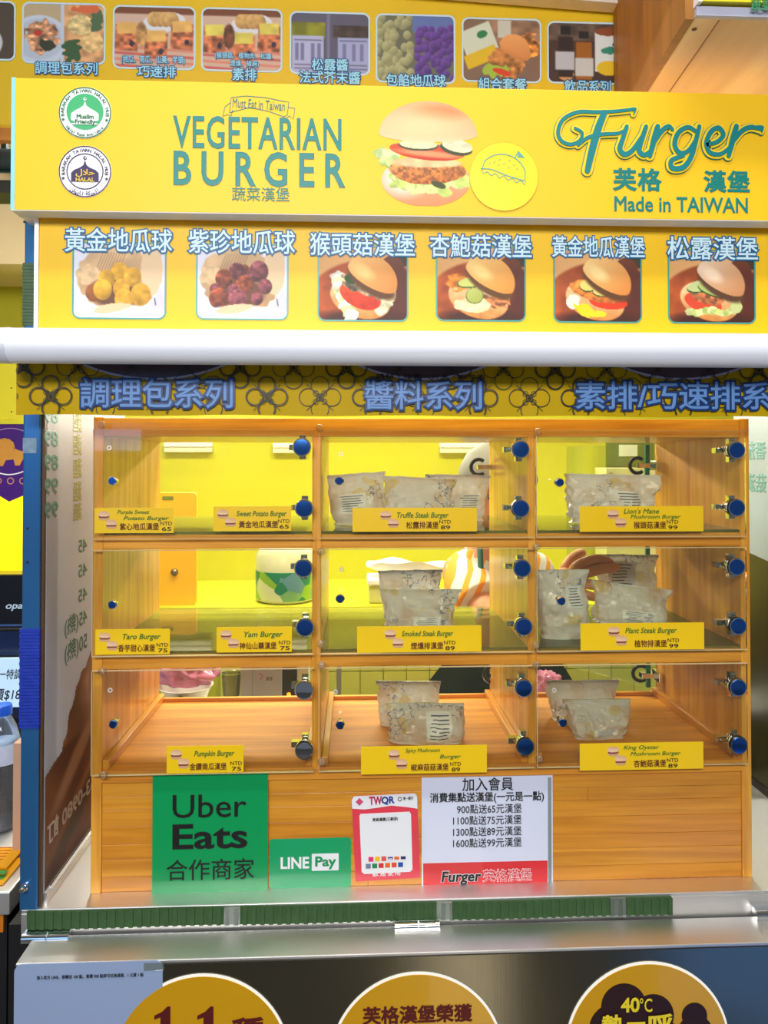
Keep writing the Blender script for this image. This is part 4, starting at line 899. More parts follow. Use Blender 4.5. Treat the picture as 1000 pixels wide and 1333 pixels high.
for (xc, half, dip) in ((200, 97, 20), (550, 92, 20), (888, 95, 20)):
    zt2 = zt_-0.001; rr_ = (half**2+22**2)/(2*22)*0.00093; p0 = at(xc, 492, YVf); 
    for (grow, m_, ly, nm) in ((0.0025, M_arcw, 0.0004, 'photo_border'), (0.0, M_arcd, 0.0007, 'photo_print')):
        r_ = rr_+grow; cz = p0.z-grow+r_; a_ = math.acos(max(-1, min(1, (cz-zt2)/r_)))
        pts = circ(p0.x, cz, r_, 24, -math.pi/2-a_, -math.pi/2+a_)
        MB().prism(pts, YVf-ly, YVf-ly+0.0002).build(nm, m_, va)
text('醬料・松露・芥末・五辛素', (490, 487, 632, 493), YVf-0.0008, P('small_print_dark', (20, 18, 20), 0.5), va, bold=0.01)
for (s, bx_) in (('調理包系列', (105, 493, 303, 531)), ('醬料系列', (476, 496, 627, 533)), ('素排/巧速排系列', (750, 497, 1042, 533))):
    text(s, bx_, YVf-0.0012, M_valtxt, va, bold=0.012, out=0.075, outmat=M_valout)

# ================================================================== WHITE ROLLER
YR = -0.13
pz0, pz1 = at(500, 428.5, YR-0.01).z, at(500, 474.5, YR-0.01).z; rz = (pz0+pz1)/2; rr_ = (pz0-pz1)/2
xl = at(16, 448, YR).x
ro = thing('roller_tube', 'thick white roller tube of a pull-down cover running across the whole stall front', 'roller', (0.45, YR, rz-rr_))
MB().tube([(xl, YR, rz), (1.2, YR, rz)], rr_, 48).build('tube', P('roller_white', (240, 242, 250), 0.30, var=0.02, nscale=4, coat=0.3), ro, smooth=True)
MB().lathe((xl, YR, rz), [(rr_*0.98, 0), (rr_*1.02, -0.002), (rr_*1.0, -0.012), (rr_*0.8, -0.018), (rr_*0.3, -0.020)], 40, 'x').build('end_cap', P('roller_end_grey', (214, 218, 228), 0.35), ro, smooth=True)
MB().box(xl-0.012, YR+rr_-0.004, zt_+0.006, xl+0.008, YP-0.001, zt_+0.018).build('bracket', M_steel, ro)
MB().box(b[0], YR+rr_-0.002, zt_-0.002, 1.2, YV+0.003, zt_+0.004).build('valance_clamp', P('clamp_white', (190, 194, 205), 0.4), ro)

# ================================================================== MENU PANEL
YM = -0.095
b = bxz(51, 281, 1000, 428, YM); XM1 = at(1090, 350, YM).x
zt_m = at(500, 282, YM).z+0.012; zb_m = at(500, 431, YM).z
mp_ = thing('menu_sign', 'yellow menu panel with six framed food photographs above the white roller', 'sign', ((b[0]+XM1)/2, YM, zb_m))
MB().box(b[0], YM, zb_m, XM1, YM+0.012, zt_m).build('board', M_sign, mp_)
MB().box(b[0]-0.005, YM-0.002, zb_m, b[0]-0.0002, YM+0.014, zt_m).build('left_trim', M_steel, mp_)
MB().box(b[0], YM-0.0035, zt_m-0.006, XM1, YM, zt_m).build('top_trim', M_steel, mp_)
for xx in (xb-0.012, 1.084): MB().box(xx, YM+0.0125, zt_m-0.010, xx+0.04, YP-0.0005, zt_m-0.001).build('mount_bracket', M_steel, mp_)
titles = ['黃金地瓜球', '紫珍地瓜球', '猴頭菇漢堡', '杏鮑菇漢堡', '黃金地瓜漢堡', '松露漢堡']
tbox = [(85, 298, 224, 328), (246, 300, 384, 330), (404, 304, 540, 333), (560, 306, 692, 335), (719, 308, 839, 335), (869, 309, 986, 338)]
pbox = [(95, 316, 216, 415), (256, 318, 375, 416), (414, 321, 531, 418), (568, 322, 684, 418), (721, 324, 835, 420), (870, 326, 983, 421)]
pics = [ball_pic(0), ball_pic(1), burger_pic(0), burger_pic(1), burger_pic(2), burger_pic(3)]
M_frame = P('frame_teal_line', (70, 160, 150), 0.4)
for k in range(6):
    q = bxz(*pbox[k], YM); r = 0.0085
    pics[k].obj('food_photo', q, YM-0.0004, mp_, corner=r)
    MB().ring(rrect(q[0]-0.0006, q[1]-0.0006, q[2]+0.0006, q[3]+0.0006, r+0.0006), rrect(q[0]+0.0012, q[1]+0.0012, q[2]-0.0012, q[3]-0.0012, r-0.001), YM-0.0009, YM-0.0001).build('photo_frame', M_frame, mp_)
    text(titles[k], tbox[k], YM-0.0008, M_pale, mp_, bold=0.012, out=0.07, outmat=M_blueink)

# ================================================================== HEADER SIGN
YH = -0.125
b = bxz(19, 104, 1000, 288, YH); XH1 = at(1100, 200, YH).x; ztH = at(15, 101, YH).z; zbH = at(18, 273, YH).z
hs = thing('header_sign', 'large yellow shop header sign with teal English name, printed burger and two halal badges', 'sign', ((b[0]+XH1)/2, YH, zbH))
MB().box(b[0], YH, zbH, XH1, YH+0.022, ztH).build('sign_box', M_sign, hs, bevel=0.0008)
MB().box(b[0]-0.0045, YH+0.001, zbH+0.0005, b[0]-0.0001, YH+0.022, ztH+0.001).build('left_edge_film', P('edge_cyan_white', (150, 220, 240), 0.3, var=0.2, nscale=8), hs)
MB().box(b[0]-0.003, YH-0.0006, zbH-0.0012, XH1, YH+0.024, zbH-0.0001).build('bottom_trim', P('trim_grey_white', (206, 204, 196), 0.45), hs)
MB().box(b[0]+0.01, YH+0.022, zbH+0.045, XH1, YP-0.001, zbH+0.059).build('mount_rail', M_steel, hs)
def hz_(x, y): q = at(x, y, YH); return (q.x, q.z)
PX = 0.000878   # metres per pixel on this plane
# badges
def badge(cx, cy, kind):
    x, z = hz_(cx, cy); R = 33.5*PX
    MB().prism(circ(x, z, R, 64), YH-0.0006, YH-0.0001).build('badge_disc', M_white, hs)
    ink = P('badge_green_ink', (20, 110, 60), 0.4) if kind == 0 else P('badge_purple_ink', (50, 30, 84), 0.4)
    Y1 = YH-0.0006
    if kind == 0:
        MB().prism(circ(x, z+0.001, R*0.70, 48), Y1-0.0004, Y1).build('badge_green_centre', P('badge_green', (60, 176, 110), 0.4), hs)
        MB().ring(circ(x, z, R*0.99, 64), circ(x, z, R*0.95, 64), Y1-0.0004, Y1).build('badge_ring', ink, hs)
        Yd = Y1-0.0008; dome = [(x+u*R, z+v_*R) for u, v_ in ((-.42, -.42), (-.36, -.36), (-.52, -.30), (-.52, -.05), (-.38, .06), (-.2, .16), (-.06, .26), (0, .44), (.06, .26), (.2, .16), (.38, .06), (.52, -.05), (.52, -.30), (.36, -.36), (.42, -.42))]
        MB().prism(dome[::-1], Yd, Y1-0.0004).build('dome_print', M_white, hs)
        mo = P('badge_green', (60, 176, 110)); MB().ring(circ(x, z+R*.52, R*.06, 14), circ(x+R*.012, z+R*.53, R*.035, 14), Yd, Y1-0.0004).build('crescent_print', M_white, hs)
        MB().box(x-R*.5, Yd-0.0002, z-R*.47, x+R*.5, Yd, z-R*.43).build('base_line', M_white, hs)
        ipx = lambda dx0, dy0, dx1, dy1: (cx+dx0, cy+dy0, cx+dx1, cy+dy1)
        text('Muslim', ipx(-11, 2, 11, 7.5), Yd, ink, hs, bold=0.03, name='badge_text'); text('Friendly', ipx(-13, 9, 13, 15.5), Yd, ink, hs, bold=0.03, name='badge_text')
        arc_text('BARAKAH TAIWAN HALAL HUB', x, z, R*0.79, R*0.175, math.radians(187), math.radians(-7), Y1-0.0006, ink, hs)
        arc_text('Halal Food Available', x, z, R*0.92, R*0.16, math.radians(222), math.radians(318), Y1-0.0006, ink, hs, inward=True)
    else:
        MB().ring(circ(x, z, R*0.99, 64), circ(x, z, R*0.95, 64), Y1-0.0004, Y1).build('badge_ring', ink, hs)
        MB().ring(circ(x, z, R*0.70, 64), circ(x, z, R*0.66, 64), Y1-0.0004, Y1).build('badge_ring', ink, hs)
        Yd = Y1-0.0006; dome = [(x+u*R, z+v_*R) for u, v_ in ((-.52, -.40), (-.52, -.06), (-.40, .06), (-.2, .14), (-.06, .24), (0, .44), (.06, .24), (.2, .14), (.40, .06), (.52, -.06), (.52, -.40))]
        MB().prism(dome[::-1], Yd, Y1).build('dome_print', ink, hs)
        MB().ring(circ(x, z+R*.52, R*.07, 14), circ(x+R*.015, z+R*.53, R*.04, 14), Yd, Y1).build('crescent_print', ink, hs)
        text('\uFEDD\uFEFC\uFEA3', (cx-12, cy-3, cx+12, cy+7), Yd, P('badge_gold', (232, 196, 60), 0.4), hs, bold=0.02, name='badge_text')
        text('HALAL', (cx-12, cy+8, cx+12, cy+13), Yd, P('badge_gold', (232, 196, 60), 0.4), hs, bold=0.03, name='badge_text')
        arc_text('BARAKAH TAIWAN HALAL HUB', x, z, R*0.76, R*0.175, math.radians(187), math.radians(-7), Y1-0.0006, ink, hs)
        arc_text('\uFEE5\uFE8D\uFEEE\uFEF3\uFE8E\uFE97 \uFE94\uFEDB\uFEAE\uFE92\uFEDF\uFE8D', x, z, R*0.92, R*0.20, math.radians(236), math.radians(304), Y1-0.0006, ink, hs, inward=True)
    for sgn in (-1, 1):
        st = []
        for k in range(10):
            a = math.pi/2+k*math.pi/5; r = R*(0.075 if k % 2 == 0 else 0.03); st.append((x+sgn*R*0.82+r*math.cos(a), z-R*.28+r*math.sin(a)))
        MB().prism(st, Y1-0.0007, Y1).build('star_print', ink, hs)
badge(111, 147, 0); badge(111, 223.5, 1)
text('VEGETARIAN', (226, 153, 444, 194), YH, M_teal, hs, bold=0.014, sp=1.06)
text('BURGER', (227, 199, 448, 242), YH, M_teal, hs, bold=0.022, sp=1.5)
text('蔬菜漢堡', (302, 244, 377, 262), YH, M_teal, hs, bold=0.004)
# ribbon
mb = MB()
rb = [hz_(*q) for q in ((299, 147), (301, 127), (320, 125), (345, 127), (370, 132), (376, 133), (374, 150), (369, 152), (350, 145), (325, 140), (305, 145), (299, 147))]
mb.stroke(rb, 0.0008, YH-0.0004, YH-0.0001)
for s_ in (((300, 134), (293, 139), (290, 152), (296, 149), (301, 151), (303, 143)), ((375, 140), (384, 141), (382, 155), (377, 151), (371, 155), (370, 151))):
    mb.stroke([hz_(*q) for q in s_], 0.0008, YH-0.0004, YH-0.0001)
mb.build('ribbon_print', M_teal, hs)
text('Must Eat in Taiwan', (303, 130, 371, 142), YH, M_teal, hs, bold=0.005, rot=-3)
big_burger().obj('burger_print', bxz(483, 130, 629, 268, YH), YH-0.0003, hs)
x, z = hz_(656, 230); MB().prism(circ(x, z, 45.5*PX, 64), YH-0.0009, YH-0.0005).build('round_patch', P('patch_yellow', (255, 222, 30), 0.4, var=0.01), hs)
MB().ring(circ(x, z, 46*PX, 64), circ(x, z, 45.3*PX, 64), YH-0.0010, YH-0.0004).build('patch_outline', P('patch_outline', (214, 176, 20), 0.4), hs)
mb = MB(); M_icon = P('icon_blue', (100, 172, 160), 0.4)   # plain bun outline only
ic = lambda pts: [hz_(*q) for q in pts]
mb.stroke(ic(smoothpts([(628, 219), (632, 209), (645, 202), (660, 202), (674, 209), (683, 222), (683, 234)], 5)), 0.0011, YH-0.0013, YH-0.0009)
mb.stroke(ic(smoothpts([(626, 220), (640, 221), (660, 229), (683, 236)], 5)), 0.0011, YH-0.0013, YH-0.0009)
mb.stroke(ic([(627, 220), (629, 226), (635, 224), (639, 229), (645, 226), (650, 232), (656, 229), (661, 235), (667, 232), (672, 238), (678, 235), (683, 241), (684, 236)]), 0.0010, YH-0.0013, YH-0.0009)
mb.stroke(ic([(670, 206), (675, 197)]), 0.0010, YH-0.0013, YH-0.0009); mb.prism(ic([(675, 197), (683, 206), (673, 205)]), YH-0.0013, YH-0.0009)
for (x_, y_) in ((642, 212), (649, 209), (655, 214), (662, 210), (668, 216), (648, 216), (661, 219), (672, 221), (636, 214)): mb.stroke(ic([(x_, y_), (x_+2.5, y_-1.5)]), 0.0006, YH-0.0012, YH-0.0009)
mb.build('bun_icon', M_icon, hs)
# script name: hand-drawn strokes with an outline
M_scr = P('script_teal', (6, 128, 132), 0.45, var=0.08, nscale=8); M_halo = P('script_outline', (40, 130, 110), 0.45); M_gap = P('script_gap_yellow', (255, 214, 24), 0.45)
S = []
def sk(pts, wd, k=8): S.append((smoothpts([(p[0], p[1]) for p in pts], k), wd))
sk([(826, 143), (800, 146), (775, 147), (752, 147), (733, 156), (726, 172), (730, 184), (742, 189), (754, 184), (757, 174), (748, 168)], 5.2)
sk([(822, 142), (826, 144), (824, 150)], 2.5)
sk([(786, 148), (779, 165), (773, 185), (768, 205), (764, 223)], 10)
sk([(752, 190), (765, 180), (783, 176), (802, 175), (812, 171)], 5)
sk([(815, 166), (809, 184), (806, 195), (812, 202), (822, 197), (834, 180)], 7); sk([(840, 166), (834, 184), (831, 197), (838, 203), (848, 196)], 7)
sk([(855, 166), (850, 184), (845, 204)], 8); sk([(852, 184), (860, 172), (869, 166), (874, 170)], 6.5)
sk([(904, 172), (894, 167), (882, 174), (877, 189), (883, 200), (894, 198), (904, 184)], 6.5); sk([(909, 166), (904, 186), (898, 206), (888, 219), (874, 220), (873, 210), (888, 204)], 7)
sk([(918, 190), (932, 186), (940, 177), (934, 168), (924, 173), (918, 188), (923, 200), (936, 202), (948, 194)], 6.5)
sk([(957, 166), (952, 184), (947, 204)], 8); sk([(954, 184), (964, 172), (976, 167), (989, 170)], 6.5); sk([(984, 166), (991, 167), (990, 173)], 3)
for (add, m_, ly, nm) in ((6.4, M_halo, 0.0003, 'script_outline'), (4.6, M_gap, 0.0015, 'script_gap'), (0, M_scr, 0.0027, 'script_lettering')):
    mb = MB()
    for si, (pts, wd) in enumerate(S):
        lo = ly+0.00008*si
        q = [hz_(*p_) for p_ in pts]; nn = len(q); wds = [(wd+add)*PX*(0.75+0.25*math.sin(math.pi*min(1, (i+2)/nn))) if add == 0 else (wd+add)*PX for i in range(nn)]
        mb.stroke(q, wds, YH-lo, YH-lo+0.00003)
        for e in (0, -1): mb.prism(circ(q[e][0], q[e][1], wds[e]/2, 14), YH-lo+0.00004, YH-lo+0.00007)
    mb.build(nm, m_, hs)
text('芙格', (799, 220, 860, 248), YH, M_teal, hs, bold=0.035, sp=1.1); text('漢堡', (917, 223, 975, 250), YH, M_teal, hs, bold=0.035, sp=1.1)
text('Made in TAIWAN', (800, 257, 973, 276), YH, M_teal, hs, bold=0.02)

# ================================================================== REAR BANNER AND OVERHEAD
YB = 0.10
b0 = at(-60, 60, YB).x; b1 = at(825, 60, YB).x; zt_b = at(400, -8, YB).z; zb_b = at(400, 170, YB).z
rbn = thing('rear_banner', 'dim yellow product banner with eight rounded food photographs, high behind the header sign', 'banner', ((b0+b1)/2, YB, zb_b))
MB().box(b0, YB, zb_b, b1, YB+0.01, at(400, -30, YB).z).build('board', M_rear, rbn)
MB().box(b1, YB-0.002, zb_b, b1+0.004, YB+0.012, at(400, -30, YB).z).build('side_trim', P('trim_dark_brown', (66, 44, 26), 0.6), rbn)
for xx in (-0.02, 0.40, 0.70): MB().box(xx, YB+0.011, zb_b, xx+0.02, YB+0.03, 1.284).build('hanger', M_steel, rbn)
rb_ = [(-62, 2, 20, 78), (30, 5, 137, 83), (148, 9, 254, 90), (263, 12, 367, 93), (378, 17, 481, 97), (490, 20, 592, 108), (602, 25, 704, 107), (713, 30, 812, 109)]
for k, q_ in enumerate(rb_):
    q = bxz(*q_, YB); r = 0.009
    rear_pic(k).obj('food_photo', q, YB-0.0005, rbn, corner=r)
    MB().ring(rrect(q[0]-0.001, q[1]-0.001, q[2]+0.001, q[3]+0.001, r+0.001), rrect(q[0]+0.0015, q[1]+0.0015, q[2]-0.0015, q[3]-0.0015, r-0.001), YB-0.0012, YB-0.0001).build('photo_frame', P('frame_pale_blue', (186, 214, 234), 0.4), rbn)
M_rt = P('rear_letter_blue', (150, 214, 244), 0.45); M_ro = P('rear_letter_outline', (6, 70, 130), 0.45)
for s, q_ in (('調理包系列', (46, 81, 127, 97)), ('(地瓜、南瓜、山藥、芋頭)', (158, 73, 241, 84)), ('巧速排', (179, 86, 229, 101)), ('(猴頭菇、植物肉、松露、', (280, 69, 356, 78)), ('煙燻、椒麻)', (300, 79, 337, 88)),
              ('素排', (303, 89, 334, 105)), ('松露醬', (406, 77, 453, 92)), ('法式芥末醬', (390, 93, 469, 109)), ('包餡地瓜球', (503, 97, 580, 113)), ('組合套餐', (623, 102, 685, 118)), ('飲品系列', (735, 105, 795, 121))):
    text(s, q_, YB-0.0012, M_rt, rbn, bold=0.015, out=0.08, outmat=M_ro)
# white beam at the very top
pA = [at(505, -8, 0.09), at(826, 17, 0.09), at(836, -60, 0.09), at(505, -60, 0.09)]
o = MB().hexa([(p.x, 0.070, p.z) for p in pA], [(p.x, 0.097, p.z+0.002) for p in pA]).box(pA[0].x+.05, 0.075, pA[2].z-0.02, pA[1].x-.03, 0.09, 1.284).build('ceiling_beam', P('beam_dusty_white', (212, 204, 196), 0.6, nscale=6))
setp(o, 'dusty white beam end above the rear banner, top centre', 'beam')
# plywood box overhead at right
YO = -0.19
c1 = at(903, 24, YO); c2 = at(1120, 36, YO); zu = c1.z
e1 = at(833, 137, 0.14); 
def down(px, py, Z): return atz(px, py, Z)
k1 = atz(904, 24, zu); k2 = atz(842, 121, zu); dirv = (k2-k1); k3 = k1+dirv*((0.094-k1.y)/dirv.y)
ob = thing('overhead_box', 'plywood box hanging over the right of the stall, brown stained side and bare underside', 'box', (0.95, 0.0, zu))
MB().hexa([(k1.x, k1.y, zu), (1.5, k1.y, zu), (1.5, k3.y, zu), (k3.x, k3.y, zu)], [(k1.x, k1.y, zu+0.012), (1.5, k1.y, zu+0.012), (1.5, k3.y, zu+0.012), (k3.x, k3.y, zu+0.012)]).build('underside_plywood', WOOD('plywood_bare', (206, 160, 116), (244, 214, 172), 'y', 0.14, 0.7, 0.0), ob)
MB().hexa([(k1.x-0.010, k1.y, zu-0.001), (k1.x, k1.y, zu-0.001), (k3.x, k3.y, zu-0.001), (k3.x-0.010, k3.y, zu-0.001)], [(k1.x-0.012, k1.y, 1.284), (k1.x, k1.y, 1.284), (k3.x, k3.y, 1.284), (k3.x-0.012, k3.y, 1.284)]).build('side_board', WOOD('board_brown_stain', (136, 84, 22), (170, 112, 38), 'z', 0.5, 0.6, 0.05), ob)
MB().box(k1.x, k1.y-0.006, zu+0.0, 1.5, k1.y, zu+0.010).build('front_trim', P('trim_lilac_white', (186, 186, 206), 0.5, var=0.2, nscale=20), ob)
MB().box(k1.x+0.003, k1.y-0.012, zu+0.012, 1.5, k1.y, zu+0.25).build('front_sign', P('upper_sign_yellow', (216, 206, 20), 0.45), ob)
MB().box(k1.x-0.001, k1.y-0.014, zu+0.0105, k1.x+0.003, k1.y, zu+0.25).build('sign_edge', M_white, ob)
mjs = MB()
for (dy, dx) in ((0.33, 0.028),):
    mjs.hexa([(k1.x+dx, k1.y+0.002, zu-0.0006), (k1.x+dx+0.001, k1.y+0.002, zu-0.0006), (k3.x+dx+0.001, k3.y, zu-0.0006), (k3.x+dx, k3.y, zu-0.0006)], [(k1.x+dx, k1.y+0.002, zu), (k1.x+dx+0.001, k1.y+0.002, zu), (k3.x+dx+0.001, k3.y, zu), (k3.x+dx, k3.y, zu)])
mjs.build('board_joint', P('joint_brown', (120, 84, 50), 0.7), ob)
kp = atz(904, 38, zu); MB().lathe((kp.x, kp.y, zu), [(0.0028, 0), (0.0028, -0.0006)], 12).build('knot', P('knot_dark', (70, 50, 36), 0.7), ob)
text('蔬菜', (978, -2, 1004, 14), k1.y-0.012, P('upper_sign_green', (30, 130, 80), 0.5), ob, bold=0.02)
# ================================================================== NEIGHBOUR STALL AT THE LEFT
def single(o, label, cat, group=None): return setp(o, label, cat, group)
nc = thing('neighbour_counter', 'steel edged counter of the neighbouring stall at the far left', 'counter', (-0.5, 0.3, -0.95))
xr = XL-0.036; zc_ = -0.006
MB().box(-1.2, 0.02, zc_-0.03, xr, 0.62, zc_).build('worktop', M_steel, nc, bevel=0.002)
MB().box(-1.2, 0.04, -0.95, xr-0.012, 0.60, zc_-0.03).build('body', P('counter_body_dark', (28, 26, 30), 0.5), nc)
b = bxz(-60, 1181, 6, 1212, 0.038); MB().box(b[0], 0.034, b[1], b[2], 0.038, b[3]).build('orange_panel', P('panel_orange', (232, 132, 30), 0.5), nc)
YL = 0.36
b = bxz(-70, 552, 40, 746, YL)
lb = thing('light_box', 'glowing yellow light box with a purple shield and gold lion, left of the blue post', 'light box', ((b[0]+b[2])/2, YL, b[1]))
MB().box(b[0], YL, b[1], b[2], YL+0.03, b[3]).build('glowing_face', P('lightbox_yellow', (255, 226, 0), 0.4, emit=(255, 222, 0), es=0.75), lb)
MB().box(b[0], YL-0.004, b[1]-0.010, b[2], YL+0.032, b[1]).build('frame_rail', M_dark, lb)
lp = lambda pts: [(lambda q: (q.x, q.z))(at(x, y, YL)) for x, y in pts]
MB().prism(lp([(-60, 552), (40, 552), (40, 641), (12, 653), (-34, 625), (-60, 610)])[::-1], YL-0.0008, YL-0.0001).build('purple_shield', P('shield_purple', (66, 22, 110), 0.3, emit=(66, 22, 110), es=0.2), lb)
M_gold = P('lion_gold', (214, 150, 50), 0.4, var=0.15)
mb = MB(); YG = YL-0.0012
for pts in ([(-20, 583), (4, 575), (12, 580), (24, 586), (40, 590), (40, 600), (30, 598), (26, 606), (20, 606), (18, 598), (8, 599), (4, 607), (-2, 606), (0, 596), (-20, 600)],):
    mb.prism(lp(pts)[::-1], YG, YL-0.0008)
q = lp([(6, 582)])[0]
for a in range(0, 360, 30): mb.prism(circ(q[0]+0.012*math.cos(math.radians(a)), q[1]+0.010*math.sin(math.radians(a)), 0.006, 10), YG-0.00003*(a/30), YL-0.0008)
mb.build('gold_lion', M_gold, lb)
MB().stroke(lp(smoothpts([(-30, 604), (0, 616), (20, 617), (45, 608)], 6)), 0.002, YG, YL-0.0008).build('white_arc', M_white, lb)
MB().stroke(lp(smoothpts([(-30, 572), (0, 560), (20, 558), (45, 566)], 6)), 0.0014, YG, YL-0.0008).build('pale_arc', P('arc_lilac', (170, 140, 190), 0.4), lb)
mb = MB()
for x in (-2, 14, 30): mb.ring([p for c in [lp([(x, 626)])[0]] for p in circ(c[0], c[1], 0.006, 18)], [p for c in [lp([(x, 626)])[0]] for p in circ(c[0], c[1], 0.0045, 18)], YG, YL-0.0008)
mb.build('gold_scrolls', P('scroll_rose_gold', (206, 150, 120), 0.4), lb)
for xx in (b[0]-0.03, b[0]+0.01): MB().box(xx, YL+0.031, b[1], xx+0.02, YL+0.05, 2.2).build('hanger', M_steel, lb)
b = bxz(-70, 474, 40, 546, YL-0.03)
o = MB().box(b[0], YL-0.03, b[1], b[2], YL-0.01, b[3]).box(b[0]+.02, YL-0.02, b[3], b[0]+.04, YL-0.012, 2.2).build('yellow_board', P('board_yellow_plain', (226, 214, 20), 0.4, var=0.08, nscale=12)); single(o, 'plain yellow board with two screw dots above the purple shield', 'board')
for (px, py) in ((15, 505), (15, 536)):
    p = at(px, py, YL-0.03); c = MB().lathe((p.x, YL-0.03, p.z), [(0.0012, 0), (0.001, -0.001)], 10, 'y').build('screw', M_dark, o)
# dark machine
b = bxz(-80, 748, 44, 856, 0.30)
pm = thing('black_machine', 'black glossy machine with a blue-lit slot, behind the blue post at the left', 'machine', ((b[0]+b[2])/2, 0.36, b[1]))
M_blk = P('machine_black', (16, 18, 26), 0.22, coat=0.4)
MB().box(b[0], 0.30, b[1]+0.045, b[2], 0.35, b[3]).build('upper_body', M_blk, pm, bevel=0.004)
MB().box(b[0], 0.31, b[1], b[2], 0.35, b[1]+0.042).build('lower_body', P('machine_navy', (20, 36, 74), 0.25, coat=0.4), pm, bevel=0.003)
MB().box(b[0]+0.01, 0.297, b[1]+0.052, b[2]-0.01, 0.30, b[1]+0.055).build('slot_line', P('slot_blue', (60, 90, 140), 0.2), pm)
MB().box(b[0], 0.325, zc_, b[2]-0.03, 0.35, b[1]).build('stand', M_blk, pm)
text('opal', (8, 784, 34, 795), 0.30, P('letter_ice', (196, 220, 240), 0.3), pm, bold=0.02, shear=0.25)
# pale blue price screen
b = bxz(-70, 858, 30, 921, 0.28)
ps = thing('price_screen', 'pale blue lit sign with slanted Chinese words and a dollar price, behind the bottle', 'sign', ((b[0]+b[2])/2, 0.29, b[1]))
MB().box(b[0], 0.28, b[1], b[2], 0.29, b[3]).build('lit_panel', P('screen_pale_blue', (186, 214, 236), 0.3, emit=(180, 214, 240), es=0.45), ps)
MB().box(b[0]-0.004, 0.284, b[1]-0.02, b[2]+0.004, 0.298, b[1]).build('dark_base', P('base_navy', (16, 30, 66), 0.4), ps)
MB().box(b[0]+0.02, 0.288, zc_, b[0]+0.06, 0.298, b[1]-0.02).build('leg', M_dark, ps)
text('一特調', (-2, 871, 29, 884), 0.28, M_black, ps, bold=0.01, shear=0.2); text('價$18', (-8, 896, 27, 912), 0.28, M_black, ps, bold=0.01, shear=0.2)
# bottle
YBt = 0.20; p = at(2, 1000, YBt); s = (YBt-CAM[1])/F_PX; zt_ = at(2, 917, YBt).z; R_ = 21.5*s; hgt = zt_-zc_
bt = thing('water_bottle', 'clear plastic bottle with a bright blue cap standing on the neighbouring counter', 'bottle', (p.x, YBt, zc_))
M_pet = CLEAR('bottle_plastic', (236, 244, 250), 0.9, 1.45, 0.10, (210, 220, 235))
nk = 0.42*R_
MB().lathe((p.x, YBt, zc_), [(R_*0.8, 0), (R_*0.98, 0.004)]+[(R_*(1.0-0.04*(i % 2)), 0.01+0.006*i) for i in range(14)]+[(R_, hgt*0.62), (R_*0.98, hgt*0.72), (R_*0.8, hgt*0.82), (R_*0.52, hgt*0.90), (nk, hgt*0.92)], 32).build('bottle_body', M_pet, bt, smooth=True)
MB().lathe((p.x, YBt, zc_), [(R_*0.90, 0.005), (R_*0.90, hgt*0.52), (R_*0.88, hgt*0.521)], 32).build('dark_contents', P('bottle_dark_strands', (30, 28, 30), 0.5, var=0.9, nscale=14, stretch=(1, 1, 9)), bt, smooth=True)
MB().lathe((p.x, YBt, zc_), [(R_*1.01, hgt*0.54), (R_*1.01, hgt*0.70), (R_*0.99, hgt*0.70)], 32).build('bottle_label', P('label_blue_white', (190, 204, 236), 0.35, var=0.25, nscale=60), bt, smooth=True)
MB().lathe((p.x, YBt, zc_), [(R_*0.56, hgt*0.92), (R_*0.56, hgt*0.985), (R_*0.52, hgt), (R_*0.1, hgt)], 32).build('cap', P('cap_blue', (20, 90, 214), 0.3, coat=0.3), bt, smooth=True)
# cardboard box, foil, menus
b = bxz(19, 966, 34, 1088, 0.12)
o = MB().box(b[0], 0.115, zc_, xr-0.001, 0.135, b[3]).build('cardboard_sheet', P('cardboard_pinkish', (206, 164, 136), 0.7, var=0.08, nscale=20)); single(o, 'upright tan cardboard piece between the bottle and the blue post', 'cardboard')
fz = MB(); rf = random.Random(2); nn = 14
vs = [((-0.125+0.05*i/nn), 0.105+0.06*j/nn, zc_+0.002+0.012*rf.random()*math.sin(math.pi*i/nn)) for j in range(nn+1) for i in range(nn+1)]
fz.add(vs, [(j*(nn+1)+i, j*(nn+1)+i+1, (j+1)*(nn+1)+i+1, (j+1)*(nn+1)+i) for j in range(nn) for i in range(nn)])
single(fz.build('plastic_wrap', P('crumpled_plastic', (190, 210, 232), 0.12, 0.5, var=0.2, nscale=40)), 'crumpled shiny plastic wrap at the foot of the bottle', 'wrap')
for k, (y0, y1, yw, lab) in enumerate(((0.035, 0.100, 0.0, 'orange printed menu sheet nearest the counter edge'), (0.04, 0.095, 8, 'orange printed menu sheet lying askew just behind the nearest one'))):
    zz = zc_+0.003+0.004*k; xx = xr-0.10; t = thing('menu_sheet', lab, 'menu', (xx, (y0+y1)/2+0.03*k, zz), 'orange menu sheets')
    ws = MB().box(xx-0.07, y0+0.028*k, zz-0.002, xx+0.085-0.01*k, y1+0.028*k, zz).build('sheet', P('menu_orange', (238, 168, 20), 0.4, var=0.08, nscale=20), t)
    mm_ = MB()
    for i in range(6): mm_.box(xx+0.02, y0+0.028*k+0.012+0.008*i, zz+0.0002, xx+0.06, y0+0.028*k+0.0145+0.008*i, zz+0.0004)
    mm_.build('print_lines', P('menu_rust_ink', (186, 84, 14), 0.5), t)
    MB().box(xx+0.06, y0+0.01, zz, xx+0.08, y0+0.02, zz+0.0004).build('green_print', P('menu_green_ink', (70, 150, 60), 0.5), t)
